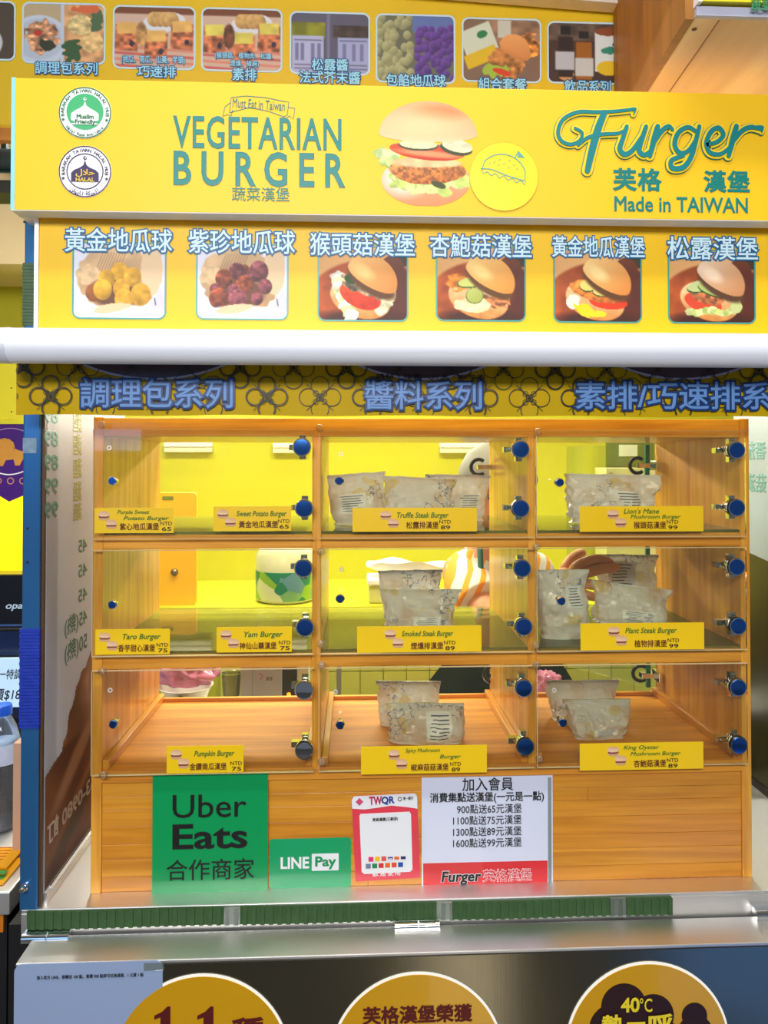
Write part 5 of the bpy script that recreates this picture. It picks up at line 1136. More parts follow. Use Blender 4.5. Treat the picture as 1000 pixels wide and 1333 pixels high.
# things high at the left
b = bxz(-80, 105, 40, 181, 0.45); o = MB().box(b[0], 0.45, b[1], b[2], 0.47, b[3]).box(b[0]+.05, 0.455, b[3], b[0]+.08, 0.465, 2.2).build('wooden_fascia', WOOD('fascia_wood', (150, 98, 48), (186, 132, 76), 'x', 0.5, 0.6, 0)); single(o, 'plain wooden fascia board at the upper left, left of the header sign', 'board')
b = bxz(-80, 183, 40, 214, 0.48); o = MB().tube([(b[0], 0.52, (b[1]+b[3])/2), (b[2], 0.52, (b[1]+b[3])/2)], (b[3]-b[1])/2, 20).box(b[0]+.1, 0.515, b[3]-.01, b[0]+.11, 0.525, 2.2).build('dark_pipe', P('pipe_navy', (26, 50, 72), 0.4), smooth=True); single(o, 'thick dark navy pipe under the wooden fascia at the upper left', 'pipe')
b = bxz(-80, 229, 40, 246, 0.48); o = MB().box(b[0], 0.50, b[1], b[2], 0.565, b[3]).box(b[0]+.0, 0.555, b[3], b[0]+.01, 0.565, 2.2).build('dark_rail', P('rail_black', (20, 22, 24), 0.5)); single(o, 'thin black rail below the navy pipe at the upper left', 'rail')
b = bxz(-160, 214, 40, 336, 0.9); o = MB().box(b[0], 0.95, b[1], -0.12, 1.2, b[3]+0.3).build('soffit_panel', P('soffit_beige', (186, 168, 126), 0.6, var=0.05, nscale=3)); single(o, 'beige soffit panel above the yellow wall at the upper left', 'panel')

# ================================================================== BEHIND THE CABINET
YW = 1.25
for k, (x0, y0, x1, y1, lab) in enumerate(((213, 576, 276, 589, 'white strip standing for a door reflection, left in the top left compartment'), (355, 577, 400, 590, 'white strip standing for a door reflection, behind the hinge caps of the top left door'), (573, 577, 640, 590, 'white strip standing for a door reflection, top right of the top middle compartment'))):
    b = bxz(x0, y0, x1, y1, YW-0.02); t = thing('reflection_strip', lab, 'reflection strip', ((b[0]+b[2])/2, YW-0.01, b[1]), 'white strips standing for door reflections, high on the yellow wall')  # white strips built to stand in for reflections in the acrylic doors
    MB().box(b[0], YW-0.02, b[1], b[2], YW, (b[1]*0.45+b[3]*0.55)-0.001).build('lower_band', P('strip_cream', (214, 214, 190), 0.4), t, bevel=0.002)
    MB().box(b[0], YW-0.022, (b[1]*0.45+b[3]*0.55), b[2], YW, b[3]).build('upper_band', P('strip_white', (246, 246, 236), 0.4), t, bevel=0.002)
# orange cutting board on the ledge
b = bxz(170, 641, 256, 0, 0.86); xq0, xq1 = at(165, 700, 0.86).x, at(256, 700, 0.86).x; zq = at(220, 641, 0.86).z
cb = thing('cutting_board', 'orange-yellow plastic cutting board standing on the ledge behind the left compartments', 'cutting board', ((xq0+xq1)/2, 0.865, ledge_z))
out = rrect(xq0, ledge_z, xq1, zq, 0.010); MB().prism(out, 0.86, 0.872).build('board', P('board_orange', (250, 186, 14), 0.4, var=0.04, nscale=6), cb, bevel=0.001)
b = bxz(211, 646, 226, 651, 0.859); MB().prism(rrect(b[0], b[1], b[2], b[3], 0.003), 0.8592, 0.8599).build('handle_slot', P('slot_olive', (120, 130, 30), 0.5), cb)
p = at(227, 745, 0.859); MB().lathe((p.x, 0.86, p.z), [(0.009, 0), (0.008, -0.004), (0.004, -0.007)], 18, 'y').build('hook_knob', P('knob_brass_grey', (140, 120, 90), 0.3, 0.8), cb, smooth=True)
# tub with green dotted label
Yj = 0.92; p = at(372, 760, Yj); s = (Yj-CAM[1])/F_PX; Rj = 38*s; hj = at(372, 714, Yj).z-ledge_z
tb_ = thing('plastic_tub', 'large clear plastic tub with green and white dotted wrap standing on the ledge', 'tub', (p.x, Yj, ledge_z))
MB().lathe((p.x, Yj, ledge_z), [(Rj*0.9, 0), (Rj, 0.006), (Rj, hj*0.62), (Rj*1.0, hj*0.9), (Rj*0.9, hj)], 36).build('tub_body', P('tub_milky', (224, 226, 186), 0.25, var=0.05, coat=0.4), tb_, smooth=True)
MW = P('tub_wrap_base', (150, 186, 140), 0.35)
def dots_mat():
    m = bpy.data.materials.new('tub_wrap_dots'); m.use_nodes = True; nt = m.node_tree; b_ = nt.nodes['Principled BSDF']
    tc = nt.nodes.new('ShaderNodeTexCoord'); vo = nt.nodes.new('ShaderNodeTexVoronoi'); vo.inputs['Scale'].default_value = 26
    nt.links.new(tc.outputs['Object'], vo.inputs['Vector']); cr = nt.nodes.new('ShaderNodeValToRGB'); cr.color_ramp.interpolation = 'CONSTANT'
    sp2 = nt.nodes.new('ShaderNodeSeparateColor'); nt.links.new(vo.outputs['Color'], sp2.inputs[0]); nt.links.new(sp2.outputs[0], cr.inputs[0])
    els = cr.color_ramp.elements; els[0].color = s2l((16, 130, 96)); els[1].position = 0.25; els[1].color = s2l((120, 176, 120))
    for pos, c_ in ((0.45, (214, 222, 190)), (0.65, (96, 150, 170)), (0.85, (140, 190, 40))): e = els.new(pos); e.color = s2l(c_)
    nt.links.new(cr.outputs[0], b_.inputs['Base Color']); b_.inputs['Roughness'].default_value = 0.35; return m
MB().lathe((p.x, Yj, ledge_z), [(Rj*1.01, 0.008), (Rj*1.015, 0.01), (Rj*1.015, hj*0.60), (Rj*1.0, hj*0.605)], 36).build('dotted_wrap', dots_mat(), tb_, smooth=True)
# white container with a heap of white paper bags on it
b = bxz(478, 752, 570, 791, 0.88); wc = thing('white_container', 'white lidded container on the ledge behind the wrapped burgers of the centre compartment', 'container', ((b[0]+b[2])/2, 0.88, ledge_z))
MB().box(b[0]+0.004, 0.86, ledge_z, b[2]-0.004, 0.96, b[3]-0.016).build('container_body', P('container_olive_white', (206, 206, 130), 0.4), wc, bevel=0.004)
MB().box(b[0], 0.855, b[3]-0.016, b[2], 0.965, b[3]).build('lid', M_white, wc, bevel=0.004)
ztb = b[3]
# bowl-like white paper tray
pc_ = at(545, 740, 0.9); tr = MB(); n1, n2 = 40, 8; vs = []
for j in range(n2+1):
    for i in range(n1):
        a = 2*math.pi*i/n1; r = 0.045+0.060*(j/n2); vs.append((pc_.x+r*1.25*math.cos(a), 0.91+r*0.45*math.sin(a), ztb+0.034*(j/n2)**1.2+0.006*(j/n2)*math.sin(3*a+1)+0.004*(j/n2)*math.sin(7*a)))
fs = [(j*n1+i, j*n1+(i+1) % n1, (j+1)*n1+(i+1) % n1, (j+1)*n1+i) for j in range(n2) for i in range(n1)]+[tuple(range(n1))[::-1]]
o = tr.add(vs, fs).build('paper_tray', P('tray_white', (240, 238, 228), 0.5), smooth=True); single(o, 'white crinkled paper tray on top of the white container, centre compartment', 'tray')
# notice and cream box seen through the top right compartment
b = bxz(790, 560, 850, 607, YW-0.01); nb = thing('notice_board', 'olive green notice board with a white paper, seen through the top right compartment', 'notice board', ((b[0]+b[2])/2, YW-0.006, b[1]))
MB().box(b[0], YW-0.012, b[1], b[2], YW, b[3]).build('board', P('notice_olive', (112, 124, 40), 0.5), nb)
q = bxz(806, 579, 830, 594, YW-0.013); MB().box(q[0], YW-0.0135, q[1], q[2], YW-0.0121, q[3]).build('paper', M_white, nb)
b = bxz(789, 609, 850, 0, 1.1); x0_, x1_ = at(789, 640, 1.1).x, at(870, 640, 1.1).x; zt_ = at(820, 609, 1.1).z
cbx = thing('cream_box', 'cream coloured upright box on the ledge behind the top right compartment', 'box', ((x0_+x1_)/2, 1.14, ledge_z))
MB().box(x0_, 1.1, ledge_z, x1_, 1.2, zt_).build('box_body', P('box_cream', (226, 214, 170), 0.5), cbx, bevel=0.002)
text('5DD0', (793, 615, 798, 617), 1.1, M_dark, cbx)
# rear worktop
rw = thing('rear_worktop', 'low steel worktop directly behind the pine cabinet', 'worktop', (0.4, 0.4, -0.95)); zw = 0.105
MB().box(-0.05, 0.345, zw-0.02, 1.2, 0.47, zw).build('top', M_steel, rw, bevel=0.001)
for xx in (-0.03, 0.4, 1.15): MB().box(xx, 0.36, -0.95, xx+0.03, 0.45, zw-0.02).build('leg', M_steel, rw)
def lumpy(name, c, r, label, cat, mat, seed, flat=1.0, amp=0.35, frq=3.0, group=None, base=None):
    bm = bmesh.new(); bmesh.ops.create_icosphere(bm, subdivisions=4, radius=1.0)
    for v in bm.verts:
        d = v.co.normalized(); k = 1+amp*mnoise.noise(d*frq+Vector((seed, 0, 0)))+amp*0.4*mnoise.noise(d*frq*3+Vector((0, seed, 0)))
        v.co = Vector((d.x*r[0]*k, d.y*r[1]*k, max(-r[2]*0.8, d.z*r[2]*k)))+Vector(c)
    me = bpy.data.meshes.new(name); bm.to_mesh(me); bm.free(); me.shade_smooth(); o = link(name, me, mat); return setp(o, label, cat, group)
M_pinkb = P('pink_plastic', (236, 150, 196), 0.25, var=0.15, nscale=20, sss=0.2, coat=0.4)
def wpt(px, Y): return at(px, 900, Y).x
pb_ = at(242, 900, 0.43)
bw = MB().lathe((pb_.x, 0.43, zw), [(0.030, 0), (0.034, 0.002), (0.046, 0.030), (0.050, 0.034), (0.047, 0.034), (0.033, 0.005)], 36).build('bowl', P('bowl_white', (230, 226, 222), 0.35), smooth=True)
single(bw, 'white bowl under the pink plastic bag behind the bottom left compartment', 'bowl')
lumpy('plastic_bag', (pb_.x, 0.43, zw+0.034+0.024), (0.052, 0.03, 0.030), 'pink plastic bag in a bowl behind the bottom left compartment', 'bag', M_pinkb, 3)
lumpy('plastic_bag', (wpt(710, 0.44), 0.44, zw+0.022), (0.030, 0.02, 0.026), 'pink plastic bag at the left edge of the bottom right compartment', 'bag', M_pinkb, 9)
def handle_loop(px0, px1, hh, Y, lab):
    a, b_ = wpt(px0, Y), wpt(px1, Y); m_ = (a+b_)/2
    o = MB().tube(smoothpts([(a, Y, zw+0.002), (a+(m_-a)*0.3, Y, zw+hh*0.8), (m_, Y+0.004, zw+hh), (b_-(b_-m_)*0.3, Y, zw+hh*0.75), (b_, Y, zw+0.002)], 6), 0.0028, 8).build('looped_tongs', P('handle_black', (30, 24, 20), 0.4), smooth=True)
    return single(o, lab, 'tongs', 'black looped handles on the rear worktop')
handle_loop(218, 232, 0.020, 0.37, 'leftmost black looped handle in front of the pink plastic bag'); handle_loop(226, 244, 0.026, 0.378, 'middle black looped handle in front of the pink plastic bag'); handle_loop(240, 258, 0.019, 0.37, 'rightmost black looped handle, next to the crumpled white gloves')
M_glove = P('glove_white', (236, 230, 214), 0.5, var=0.04, bump=0.2)
for k, (px, lab) in enumerate(((267, 'crumpled white glove nearest the black handles'), (283, 'crumpled white glove left of the clear cup'), (304, 'crumpled white glove beside the grey paper bag'))):
    lumpy('white_glove', (wpt(px, 0.38), 0.38, zw+0.010), (0.013, 0.010, 0.0125-0.002*k), lab, 'glove', M_glove, 20+k, amp=0.5, frq=4, group='crumpled white gloves')
pcx = wpt(300, 0.42); MB_ = MB().lathe((pcx, 0.43, zw), [(0.014, 0), (0.0145, 0.002), (0.018, 0.055), (0.0195, 0.056), (0.0175, 0.056), (0.0135, 0.003)], 28).build('clear_cup', CLEAR('cup_plastic', (226, 226, 190), 0.9, 1.45, 0.25, (200, 196, 150)), smooth=True)
single(MB_, 'clear plastic cup standing left of the grey paper bag', 'cup')
b0_, b1_ = wpt(313, 0.40), wpt(366, 0.40)
gb = thing('paper_bag', 'pale grey paper bag with a small red mark, behind the bottom left compartment', 'bag', ((b0_+b1_)/2, 0.415, zw))
MB().hexa([(b0_, 0.40, zw), (b1_, 0.40, zw), (b1_, 0.44, zw), (b0_, 0.44, zw)], [(b0_, 0.405, zw+0.085), (b1_, 0.405, zw+0.085), (b1_, 0.43, zw+0.085), (b0_, 0.43, zw+0.085)]).build('bag_body', P('paper_grey_blue', (176, 182, 196), 0.6), gb)
MB().box(b0_+0.021, 0.3995, zw, b0_+0.0222, 0.4005, zw+0.08).build('crease', P('crease_grey', (150, 156, 172), 0.6), gb)
q = at(341, 880, 0.4035); MB().stroke([(q.x-.004, q.z+.006), (q.x+.002, q.z), (q.x-.003, q.z-.006)], 0.0014, 0.4012, 0.4018).build('red_mark', P('mark_red', (196, 60, 40), 0.5), gb)
text('漢堡', (346, 881, 355, 886), 0.4015, M_dark, gb)
b0_, b1_ = wpt(367, 0.42), wpt(386, 0.42)
dk = thing('dark_appliance', 'small dark appliance with an orange indicator light behind the bottom left door hinges', 'appliance', ((b0_+b1_)/2, 0.43, zw))
MB().box(b0_, 0.42, zw, b1_, 0.46, zw+0.085).build('case', P('appliance_dark', (44, 38, 24), 0.3), dk, bevel=0.002)
q = at(376, 904, 0.42); MB().lathe((q.x, 0.42, q.z), [(0.004, 0), (0.003, -0.002)], 16, 'y').build('indicator_light', P('indicator_orange', (255, 170, 40), 0.3, emit=(255, 170, 40), es=1.5), dk)
b0_, b1_ = wpt(387, 0.41), wpt(402, 0.41); o = MB().box(b0_, 0.41, zw, b1_, 0.45, zw+0.08).build('white_box', P('box_white_olive', (216, 214, 190), 0.5), bevel=0.002); single(o, 'narrow white box standing right of the dark appliance, bottom left compartment', 'box')
p = at(440, 890, 0.6); o = MB().box(p.x-0.006, 0.76, -0.95, p.x+0.004, 0.78, 0.20).build('metal_upright', M_steel); single(o, 'slim metal upright behind the left of the bottom middle compartment', 'upright')
cbo = MB().tube(smoothpts([(wpt(806, 0.40), 0.40, zw+0.006), (wpt(812, 0.40), 0.40, zw+0.018), (wpt(822, 0.41), 0.41, zw+0.012), (wpt(850, 0.42), 0.42, zw+0.003)], 6), 0.0022, 8).build('cable', P('cable_black', (14, 14, 16)), smooth=True); single(cbo, 'short black cable behind the bottom right compartment', 'cable')
o = MB().box(wpt(800, 0.4), 0.395, zw, wpt(805, 0.4), 0.405, zw+0.012).build('red_plug', P('plug_red', (214, 40, 20), 0.4), bevel=0.001); single(o, 'small red plug at the end of the short black cable', 'plug')

# ================================================================== WRAPPED BURGERS
def bag_mat():
    m = bpy.data.materials.new('burger_wrap_paper'); m.use_nodes = True; nt = m.node_tree; b = nt.nodes['Principled BSDF']; N = nt.nodes.new; L = nt.links.new
    tc = N('ShaderNodeTexCoord'); oi = N('ShaderNodeObjectInfo'); ad = N('ShaderNodeVectorMath'); ad.operation = 'ADD'
    L(tc.outputs['Object'], ad.inputs[0]); L(oi.outputs['Location'], ad.inputs[1])
    def nz(s, off, d=3):
        a = N('ShaderNodeVectorMath'); a.operation = 'ADD'; a.inputs[1].default_value = (off, off*2, 0); L(ad.outputs[0], a.inputs[0])
        n = N('ShaderNodeTexNoise'); n.inputs['Scale'].default_value = s; n.inputs['Detail'].default_value = d; L(a.outputs[0], n.inputs['Vector']); return n
    def ramp(n, p0, p1, out='Fac'):
        r = N('ShaderNodeMapRange'); r.inputs['From Min'].default_value = p0; r.inputs['From Max'].default_value = p1; L(n.outputs[out], r.inputs['Value']); return r
    def mix(prev, fac, col):
        x = N('ShaderNodeMix'); x.data_type = 'RGBA'; L(fac, x.inputs['Factor']); x.inputs['B'].default_value = s2l(col)
        if isinstance(prev, tuple): x.inputs['A'].default_value = prev
        else: L(prev, x.inputs['A'])
        return x.outputs['Result']
    warm = ramp(nz(26, 3.1, 2), 0.50, 0.68); wf = N('ShaderNodeMath'); wf.operation = 'MULTIPLY'; wf.inputs[1].default_value = 0.42; L(warm.outputs[0], wf.inputs[0])
    c = mix(s2l((244, 245, 252)), wf.outputs[0], (222, 178, 128))
    yl = ramp(nz(34, 7.7, 1), 0.62, 0.66); yf = N('ShaderNodeMath'); yf.operation = 'MULTIPLY'; yf.inputs[1].default_value = 0.55; L(yl.outputs[0], yf.inputs[0]); c = mix(c, yf.outputs[0], (232, 206, 92))
    n = nz(70, 1.3, 4); a = N('ShaderNodeMath'); a.operation = 'SUBTRACT'; a.inputs[1].default_value = 0.5; L(n.outputs['Fac'], a.inputs[0])
    ab = N('ShaderNodeMath'); ab.operation = 'ABSOLUTE'; L(a.outputs[0], ab.inputs[0]); th = N('ShaderNodeMath'); th.operation = 'LESS_THAN'; th.inputs[1].default_value = 0.016; L(ab.outputs[0], th.inputs[0])
    mk = ramp(nz(22, 5.2, 1), 0.56, 0.60); mm_ = N('ShaderNodeMath'); mm_.operation = 'MULTIPLY'; L(th.outputs[0], mm_.inputs[0]); L(mk.outputs[0], mm_.inputs[1])
    m3 = N('ShaderNodeMath'); m3.operation = 'MULTIPLY'; m3.inputs[1].default_value = 0.75; L(mm_.outputs[0], m3.inputs[0]); c = mix(c, m3.outputs[0], (84, 108, 160))
    L(c, b.inputs['Base Color']); b.inputs['Roughness'].default_value = 0.34; b.inputs['Coat Weight'].default_value = 0.5; b.inputs['Coat Roughness'].default_value = 0.2
    bn = nz(160, 2.0, 3); bp = N('ShaderNodeBump'); bp.inputs['Strength'].default_value = 0.25; bp.inputs['Distance'].default_value = 0.001; L(bn.outputs['Fac'], bp.inputs['Height']); L(bp.outputs[0], b.inputs['Normal'])
    vo = N('ShaderNodeTexVoronoi'); vo.inputs['Scale'].default_value = 75; L(ad.outputs[0], vo.inputs['Vector']); b2 = N('ShaderNodeBump'); b2.inputs['Strength'].default_value = 0.55; b2.inputs['Distance'].default_value = 0.004; L(vo.outputs['Distance'], b2.inputs['Height']); L(bp.outputs[0], b2.inputs['Normal']); L(b2.outputs[0], b.inputs['Normal'])
    out = nt.nodes['Material Output']; tl = N('ShaderNodeBsdfTranslucent'); L(c, tl.inputs[0]); ms = N('ShaderNodeMixShader'); ms.inputs[0].default_value = 0.42
    L(b.outputs[0], ms.inputs[1]); L(tl.outputs[0], ms.inputs[2]); L(ms.outputs[0], out.inputs[0]); return m
M_bag = bag_mat(); M_lab = P('wrap_label_white', (232, 236, 246), 0.4); M_labt = P('label_small_print', (86, 96, 130), 0.5)
def bag(x0, x1, ytop, Y, zb, label, seed, depth=0.045, taper=0.86, roll=0.0, yaw=0.0, lean=0.0, lab=None, earL=1.0, earR=1.0, crum=1.0, topdip=0.0):
    A, B = at(x0, ytop, Y), at(x1, ytop, Y); Wd = B.x-A.x; Ht = A.z-zb; cx = (A.x+B.x)/2
    NU, NV = 72, 34
    cr, sr_ = math.cos(math.radians(roll)), math.sin(math.radians(roll)); cyw, syw = math.cos(math.radians(yaw)), math.sin(math.radians(yaw))
    def surf(th, v, off=0.0):
        c, s = math.cos(th), math.sin(th)
        a = Wd/2*(taper+(1-taper)*v**2.2)*(1-0.10*math.exp(-((v-0.06)/0.05)**2))*(1-0.05*math.sin(math.pi*v)*(1 if c > 0 else 0.6))
        b_ = depth/2*((max(0, 1-v**2.6))**0.8*(0.80+0.2*math.sin(math.pi*min(1, v*1.5)))+0.03)
        x = a*math.copysign(abs(c)**0.85, c); y = b_*math.copysign(abs(s)**(0.8-0.3*(1-v)), s)
        q = Vector((x*38+seed*7.3, y*38, v*Ht*38))
        r1 = 1-abs(mnoise.noise(q))*2; r2 = 1-abs(mnoise.noise(q*2.3+Vector((5, 1, seed))))*2; r3 = mnoise.noise(q*0.6+Vector((1, seed, 2)))
        amp = 0.0060*crum*(0.35+0.65*math.sin(math.pi*min(1, v*1.02))); dsp = amp*(r1*0.6+r2*0.35+r3*1.3)+off
        y += math.copysign(1, s)*dsp if abs(s) > 0.02 else 0; x += c*dsp*0.7
        ear = (earR if c > 0 else earL); z = v*Ht*(1+(ear-1)*abs(c)**3*0.5)+0.0012*mnoise.noise(Vector((x*60, seed, 0)))*v-topdip*(1-abs(c)**2)*v**3
        y += lean*v*v
        z = max(z, 0.0)
        x, z = x*cr-z*sr_, x*sr_+z*cr; x, y = x*cyw-y*syw, x*syw+y*cyw
        return Vector((cx+x, Y+y, zb+z))
    mb = MB(); vs = [surf(2*math.pi*i/NU, j/NV) for j in range(NV+1) for i in range(NU)]
    mnz = min(p.z for p in vs)
    vs = [Vector((p.x, p.y, p.z-(mnz-zb))) for p in vs]
    fs = [(j*NU+i, j*NU+(i+1) % NU, (j+1)*NU+(i+1) % NU, (j+1)*NU+i) for j in range(NV) for i in range(NU)]
    fs.append(tuple(range(NU))[::-1])
    fs += [(NV*NU+i, NV*NU+i+1, NV*NU+NU-1-i-1, NV*NU+NU-1-i) for i in range(0, NU//2-1)]
    t = thing('wrapped_burger', label, 'wrapped burger', (cx, Y, zb), 'paper-wrapped burgers in the cabinet')
    me = me_from(vs, fs, 'wrapper'); me.shade_smooth()
    try: me.set_sharp_from_angle(angle=0.22)
    except Exception: pass
    link('wrapper', me, M_bag, t)
    # top seam fold
    mb = MB(); k = 36
    for i in range(k):
        u0, u1 = i/k, (i+1)/k; p0 = surf(math.pi*(1+u0), 1.0); p1 = surf(math.pi*(1+u1), 1.0)
        for p_ in (p0, p1): p_.z -= (mnz-zb)
        mb.hexa([(p0.x, p0.y-0.0012, p0.z-0.004), (p1.x, p1.y-0.0012, p1.z-0.004), (p1.x, p1.y-0.0004, p1.z-0.004), (p0.x, p0.y-0.0004, p0.z-0.004)], [(p0.x, p0.y-0.0008, p0.z+0.0006), (p1.x, p1.y-0.0008, p1.z+0.0006), (p1.x, p1.y+0.0006, p1.z+0.0006), (p0.x, p0.y+0.0006, p0.z+0.0006)])
    mb.build('top_fold', M_bag, t, smooth=True)
    if lab:
        ca, cv, wa, hv = lab; g = 8; th0, th1 = math.pi*(1+ca-wa/2), math.pi*(1+ca+wa/2)
        def patch(tha, thb, va, vb, off, nm, mat_, g=g):
            vs = []
            for j in range(g+1):
                for i in range(g+1):
                    p_ = surf(tha+(thb-tha)*i/g, va+(vb-va)*j/g, off); p_.z -= (mnz-zb); p_.y -= 0.0006; vs.append(p_)
            return vs, [(j*(g+1)+i, j*(g+1)+i+1, (j+1)*(g+1)+i+1, (j+1)*(g+1)+i) for j in range(g) for i in range(g)]
        v_, f_ = patch(th0, th1, cv-hv/2, cv+hv/2, 0.0006, 'label', M_lab); link('label', me_from(v_, f_, smooth=True), M_lab, t)
        mb = MB(); rr = random.Random(seed)
        for k in range(7):
            vc = cv+hv*(0.38-0.125*k); wv = hv*0.018; l0 = rr.uniform(0.08, 0.2); l1 = rr.uniform(0.75, 0.92)
            v_, f_ = patch(th0+(th1-th0)*l0, th0+(th1-th0)*l1, vc-wv, vc+wv, 0.0012, '', None, 5); mb.add(v_, f_)
        link('label_print', me_from(mb.v, mb.f), M_labt, t)
    return t
g1, g2, g3 = Z1+0.0012, Z2+0.0012, Z3+0.0003
bag(432, 506, 619, 0.10, g1, 'left wrapped burger in the top middle compartment, behind the small knob', 1, roll=4, lab=(0.42, 0.42, 0.3, 0.38), taper=0.9)
bag(553, 636, 619, 0.17, g1, 'right wrapped burger in the top middle compartment, set further back', 2, depth=0.04, lab=(0.62, 0.4, 0.28, 0.4), roll=-1)
bag(497, 590, 624, 0.085, g1, 'front centre wrapped burger in the top middle compartment, above the Truffle Steak card', 3, depth=0.05, roll=-3, crum=1.1)
bag(735, 856, 619, 0.10, g1, 'wide crumpled wrapped burger alone in the top right compartment', 4, depth=0.055, lab=(0.6, 0.45, 0.22, 0.45), crum=1.9, roll=-1, taper=0.9)
bag(494, 577, 743, 0.15, g2, 'rear wrapped burger of the pair in the centre compartment', 5, roll=1, crum=1.2)
bag(494, 600, 768, 0.085, g2, 'front wrapped burger of the pair in the centre compartment', 6, roll=-1, lab=(0.55, 0.30, 0.22, 0.3), crum=1.3, depth=0.055, taper=0.8)
bag(698, 767, 742, 0.06, g2, 'tall wrapped burger standing at the left of the middle-row right compartment', 7, depth=0.045, lab=(0.62, 0.62, 0.24, 0.3), taper=0.84)
bag(775, 856, 723, 0.235, g2+0.004, 'wrapped burger gripped by the hand at the back of the middle-row right compartment', 8, depth=0.032, lab=(0.40, 0.65, 0.28, 0.45), roll=-1)
bag(766, 870, 768, 0.10, g2, 'tilted front wrapped burger in the middle-row right compartment, above its card', 9, depth=0.055, roll=-7, lab=(0.52, 0.30, 0.26, 0.3), crum=1.5, taper=0.9)
bag(489, 572, 888, 0.16, g3, 'rear wrapped burger of the pair in the bottom middle compartment', 10, crum=1.2, roll=-1)
bag(503, 602, 917, 0.09, g3, 'front wrapped burger of the pair in the bottom middle compartment, with long label', 11, crum=1.4, lab=(0.60, 0.50, 0.2, 0.75), depth=0.055, roll=-1, taper=0.95)
bag(712, 803, 886, 0.17, g3, 'rear wrapped burger of the pair in the bottom right compartment', 12, crum=1.3, depth=0.055)
bag(735, 820, 911, 0.10, g3, 'front wrapped burger of the pair in the bottom right compartment', 13, crum=1.8, depth=0.055, lab=(0.55, 0.2, 0.3, 0.2), taper=0.72)

# ================================================================== THE PERSON BEHIND THE CABINET
def skin(verts, edges, sub=2):
    me = bpy.data.meshes.new('sk'); me.from_pydata([tuple(v[0]) for v in verts], edges, []); me.update()
    o = bpy.data.objects.new('sk', me); COL.objects.link(o)
    m = o.modifiers.new('s', 'SKIN'); m.use_smooth_shade = True; m.branch_smoothing = 0.4
    if not me.skin_vertices: me.skin_vertices.new() if hasattr(me.skin_vertices, 'new') else None
    dat = me.skin_vertices[0].data; seen = set()
    adj = {i: set() for i in range(len(verts))}
    for a, b_ in edges: adj[a].add(b_); adj[b_].add(a)
    for i, v in enumerate(verts):
        r = v[1]; dat[i].radius = (r, r) if not isinstance(r, tuple) else r; dat[i].use_root = False
    for i in range(len(verts)):
        if i in seen: continue
        dat[i].use_root = True; st = [i]
        while st:
            k = st.pop()
            if k in seen: continue
            seen.add(k); st += list(adj[k])
    s2 = o.modifiers.new('d', 'SUBSURF'); s2.levels = sub; s2.render_levels = sub
    dg = bpy.context.evaluated_depsgraph_get(); res = bpy.data.meshes.new_from_object(o.evaluated_get(dg))
    bpy.data.objects.remove(o); return res
def chain(V, E, pts, start=None):
    prev = start
    for p in pts:
        V.append((Vector(p[0]), p[1])); i = len(V)-1
        if prev is not None: E.append((prev, i))
        prev = i
    return prev
YPn = 0.64
cx0 = at(646, 738, YPn).x
sL = at(594, 742, YPn); sR = at(698, 742, YPn+0.02); nk_ = Vector((cx0, 0.625, 0.385)); hd = at(648, 645, 0.60)
el = at(640, 806, 0.49); wr = at(722, 772, 0.305)
per = thing('person', 'person in orange striped shirt and grey cap reaching into the cabinet from behind', 'person', (cx0, 0.68, -0.95))
V, E = [], []
pel = chain(V, E, [((cx0, 0.69, -0.08), (0.13, 0.10))])
ch = chain(V, E, [((cx0, 0.68, 0.06), (0.11, 0.085)), ((cx0, 0.655, 0.20), (0.115, 0.085)), ((cx0, 0.64, 0.31), (0.09, 0.07))], pel)
nkk = chain(V, E, [(nk_, 0.048), ((hd.x, 0.61, hd.z-0.075), 0.046)], ch)
chain(V, E, [((hd.x, 0.605, hd.z-0.03), (0.062, 0.075)), ((hd.x, 0.60, hd.z+0.03), (0.072, 0.086)), ((hd.x, 0.605, hd.z+0.075), (0.045, 0.055))], nkk)
wa = chain(V, E, [(sL, 0.045), ((sL+el)/2, 0.040), (el, 0.033), (el.lerp(wr, 0.5), 0.030), (wr, (0.024, 0.020))], ch)
K = at(750, 752, 0.232)
pal = chain(V, E, [(wr.lerp(K, 0.55), (0.020, 0.030)), (K, (0.014, 0.032))], wa)
wb = chain(V, E, [(sR, 0.045), ((sR.x+0.035, 0.69, 0.20), 0.040), ((sR.x+0.04, 0.70, 0.08), 0.033), ((sR.x+0.02, 0.63, -0.02), 0.028), ((sR.x-0.02, 0.56, -0.07), (0.024, 0.018)), ((sR.x-0.04, 0.52, -0.08), (0.016, 0.032))], ch)
for sgn in (-1, 1):
    chain(V, E, [((cx0+sgn*0.075, 0.69, -0.16), 0.085), ((cx0+sgn*0.08, 0.67, -0.50), 0.058), ((cx0+sgn*0.08, 0.69, -0.86), 0.038), ((cx0+sgn*0.085, 0.62, -0.922), (0.034, 0.026))], pel)
def finger(pts, r):
    b0 = len(V); V.append((Vector(pts[0]), r[0])); 
    for i, p in enumerate(pts[1:]): V.append((Vector(p), r[i+1])); E.append((len(V)-2, len(V)-1))
palm_in = wr.lerp(K, 0.7)
finger([palm_in+Vector((0, 0, 0.010)), at(752, 736, 0.216), at(776, 727, 0.205), at(791, 731, 0.205), at(799, 735, 0.209)], [0.009, 0.0100, 0.0088, 0.0080, 0.0066])
finger([palm_in, at(757, 747, 0.210), at(783, 740, 0.198), at(798, 739, 0.198), at(806, 738, 0.203)], [0.009, 0.0104, 0.0092, 0.0084, 0.0068])
finger([palm_in-Vector((0, 0, 0.008)), at(756, 759, 0.210), at(779, 762, 0.199), at(793, 764, 0.200), at(802, 763, 0.205)], [0.009, 0.0098, 0.0088, 0.0078, 0.0064])
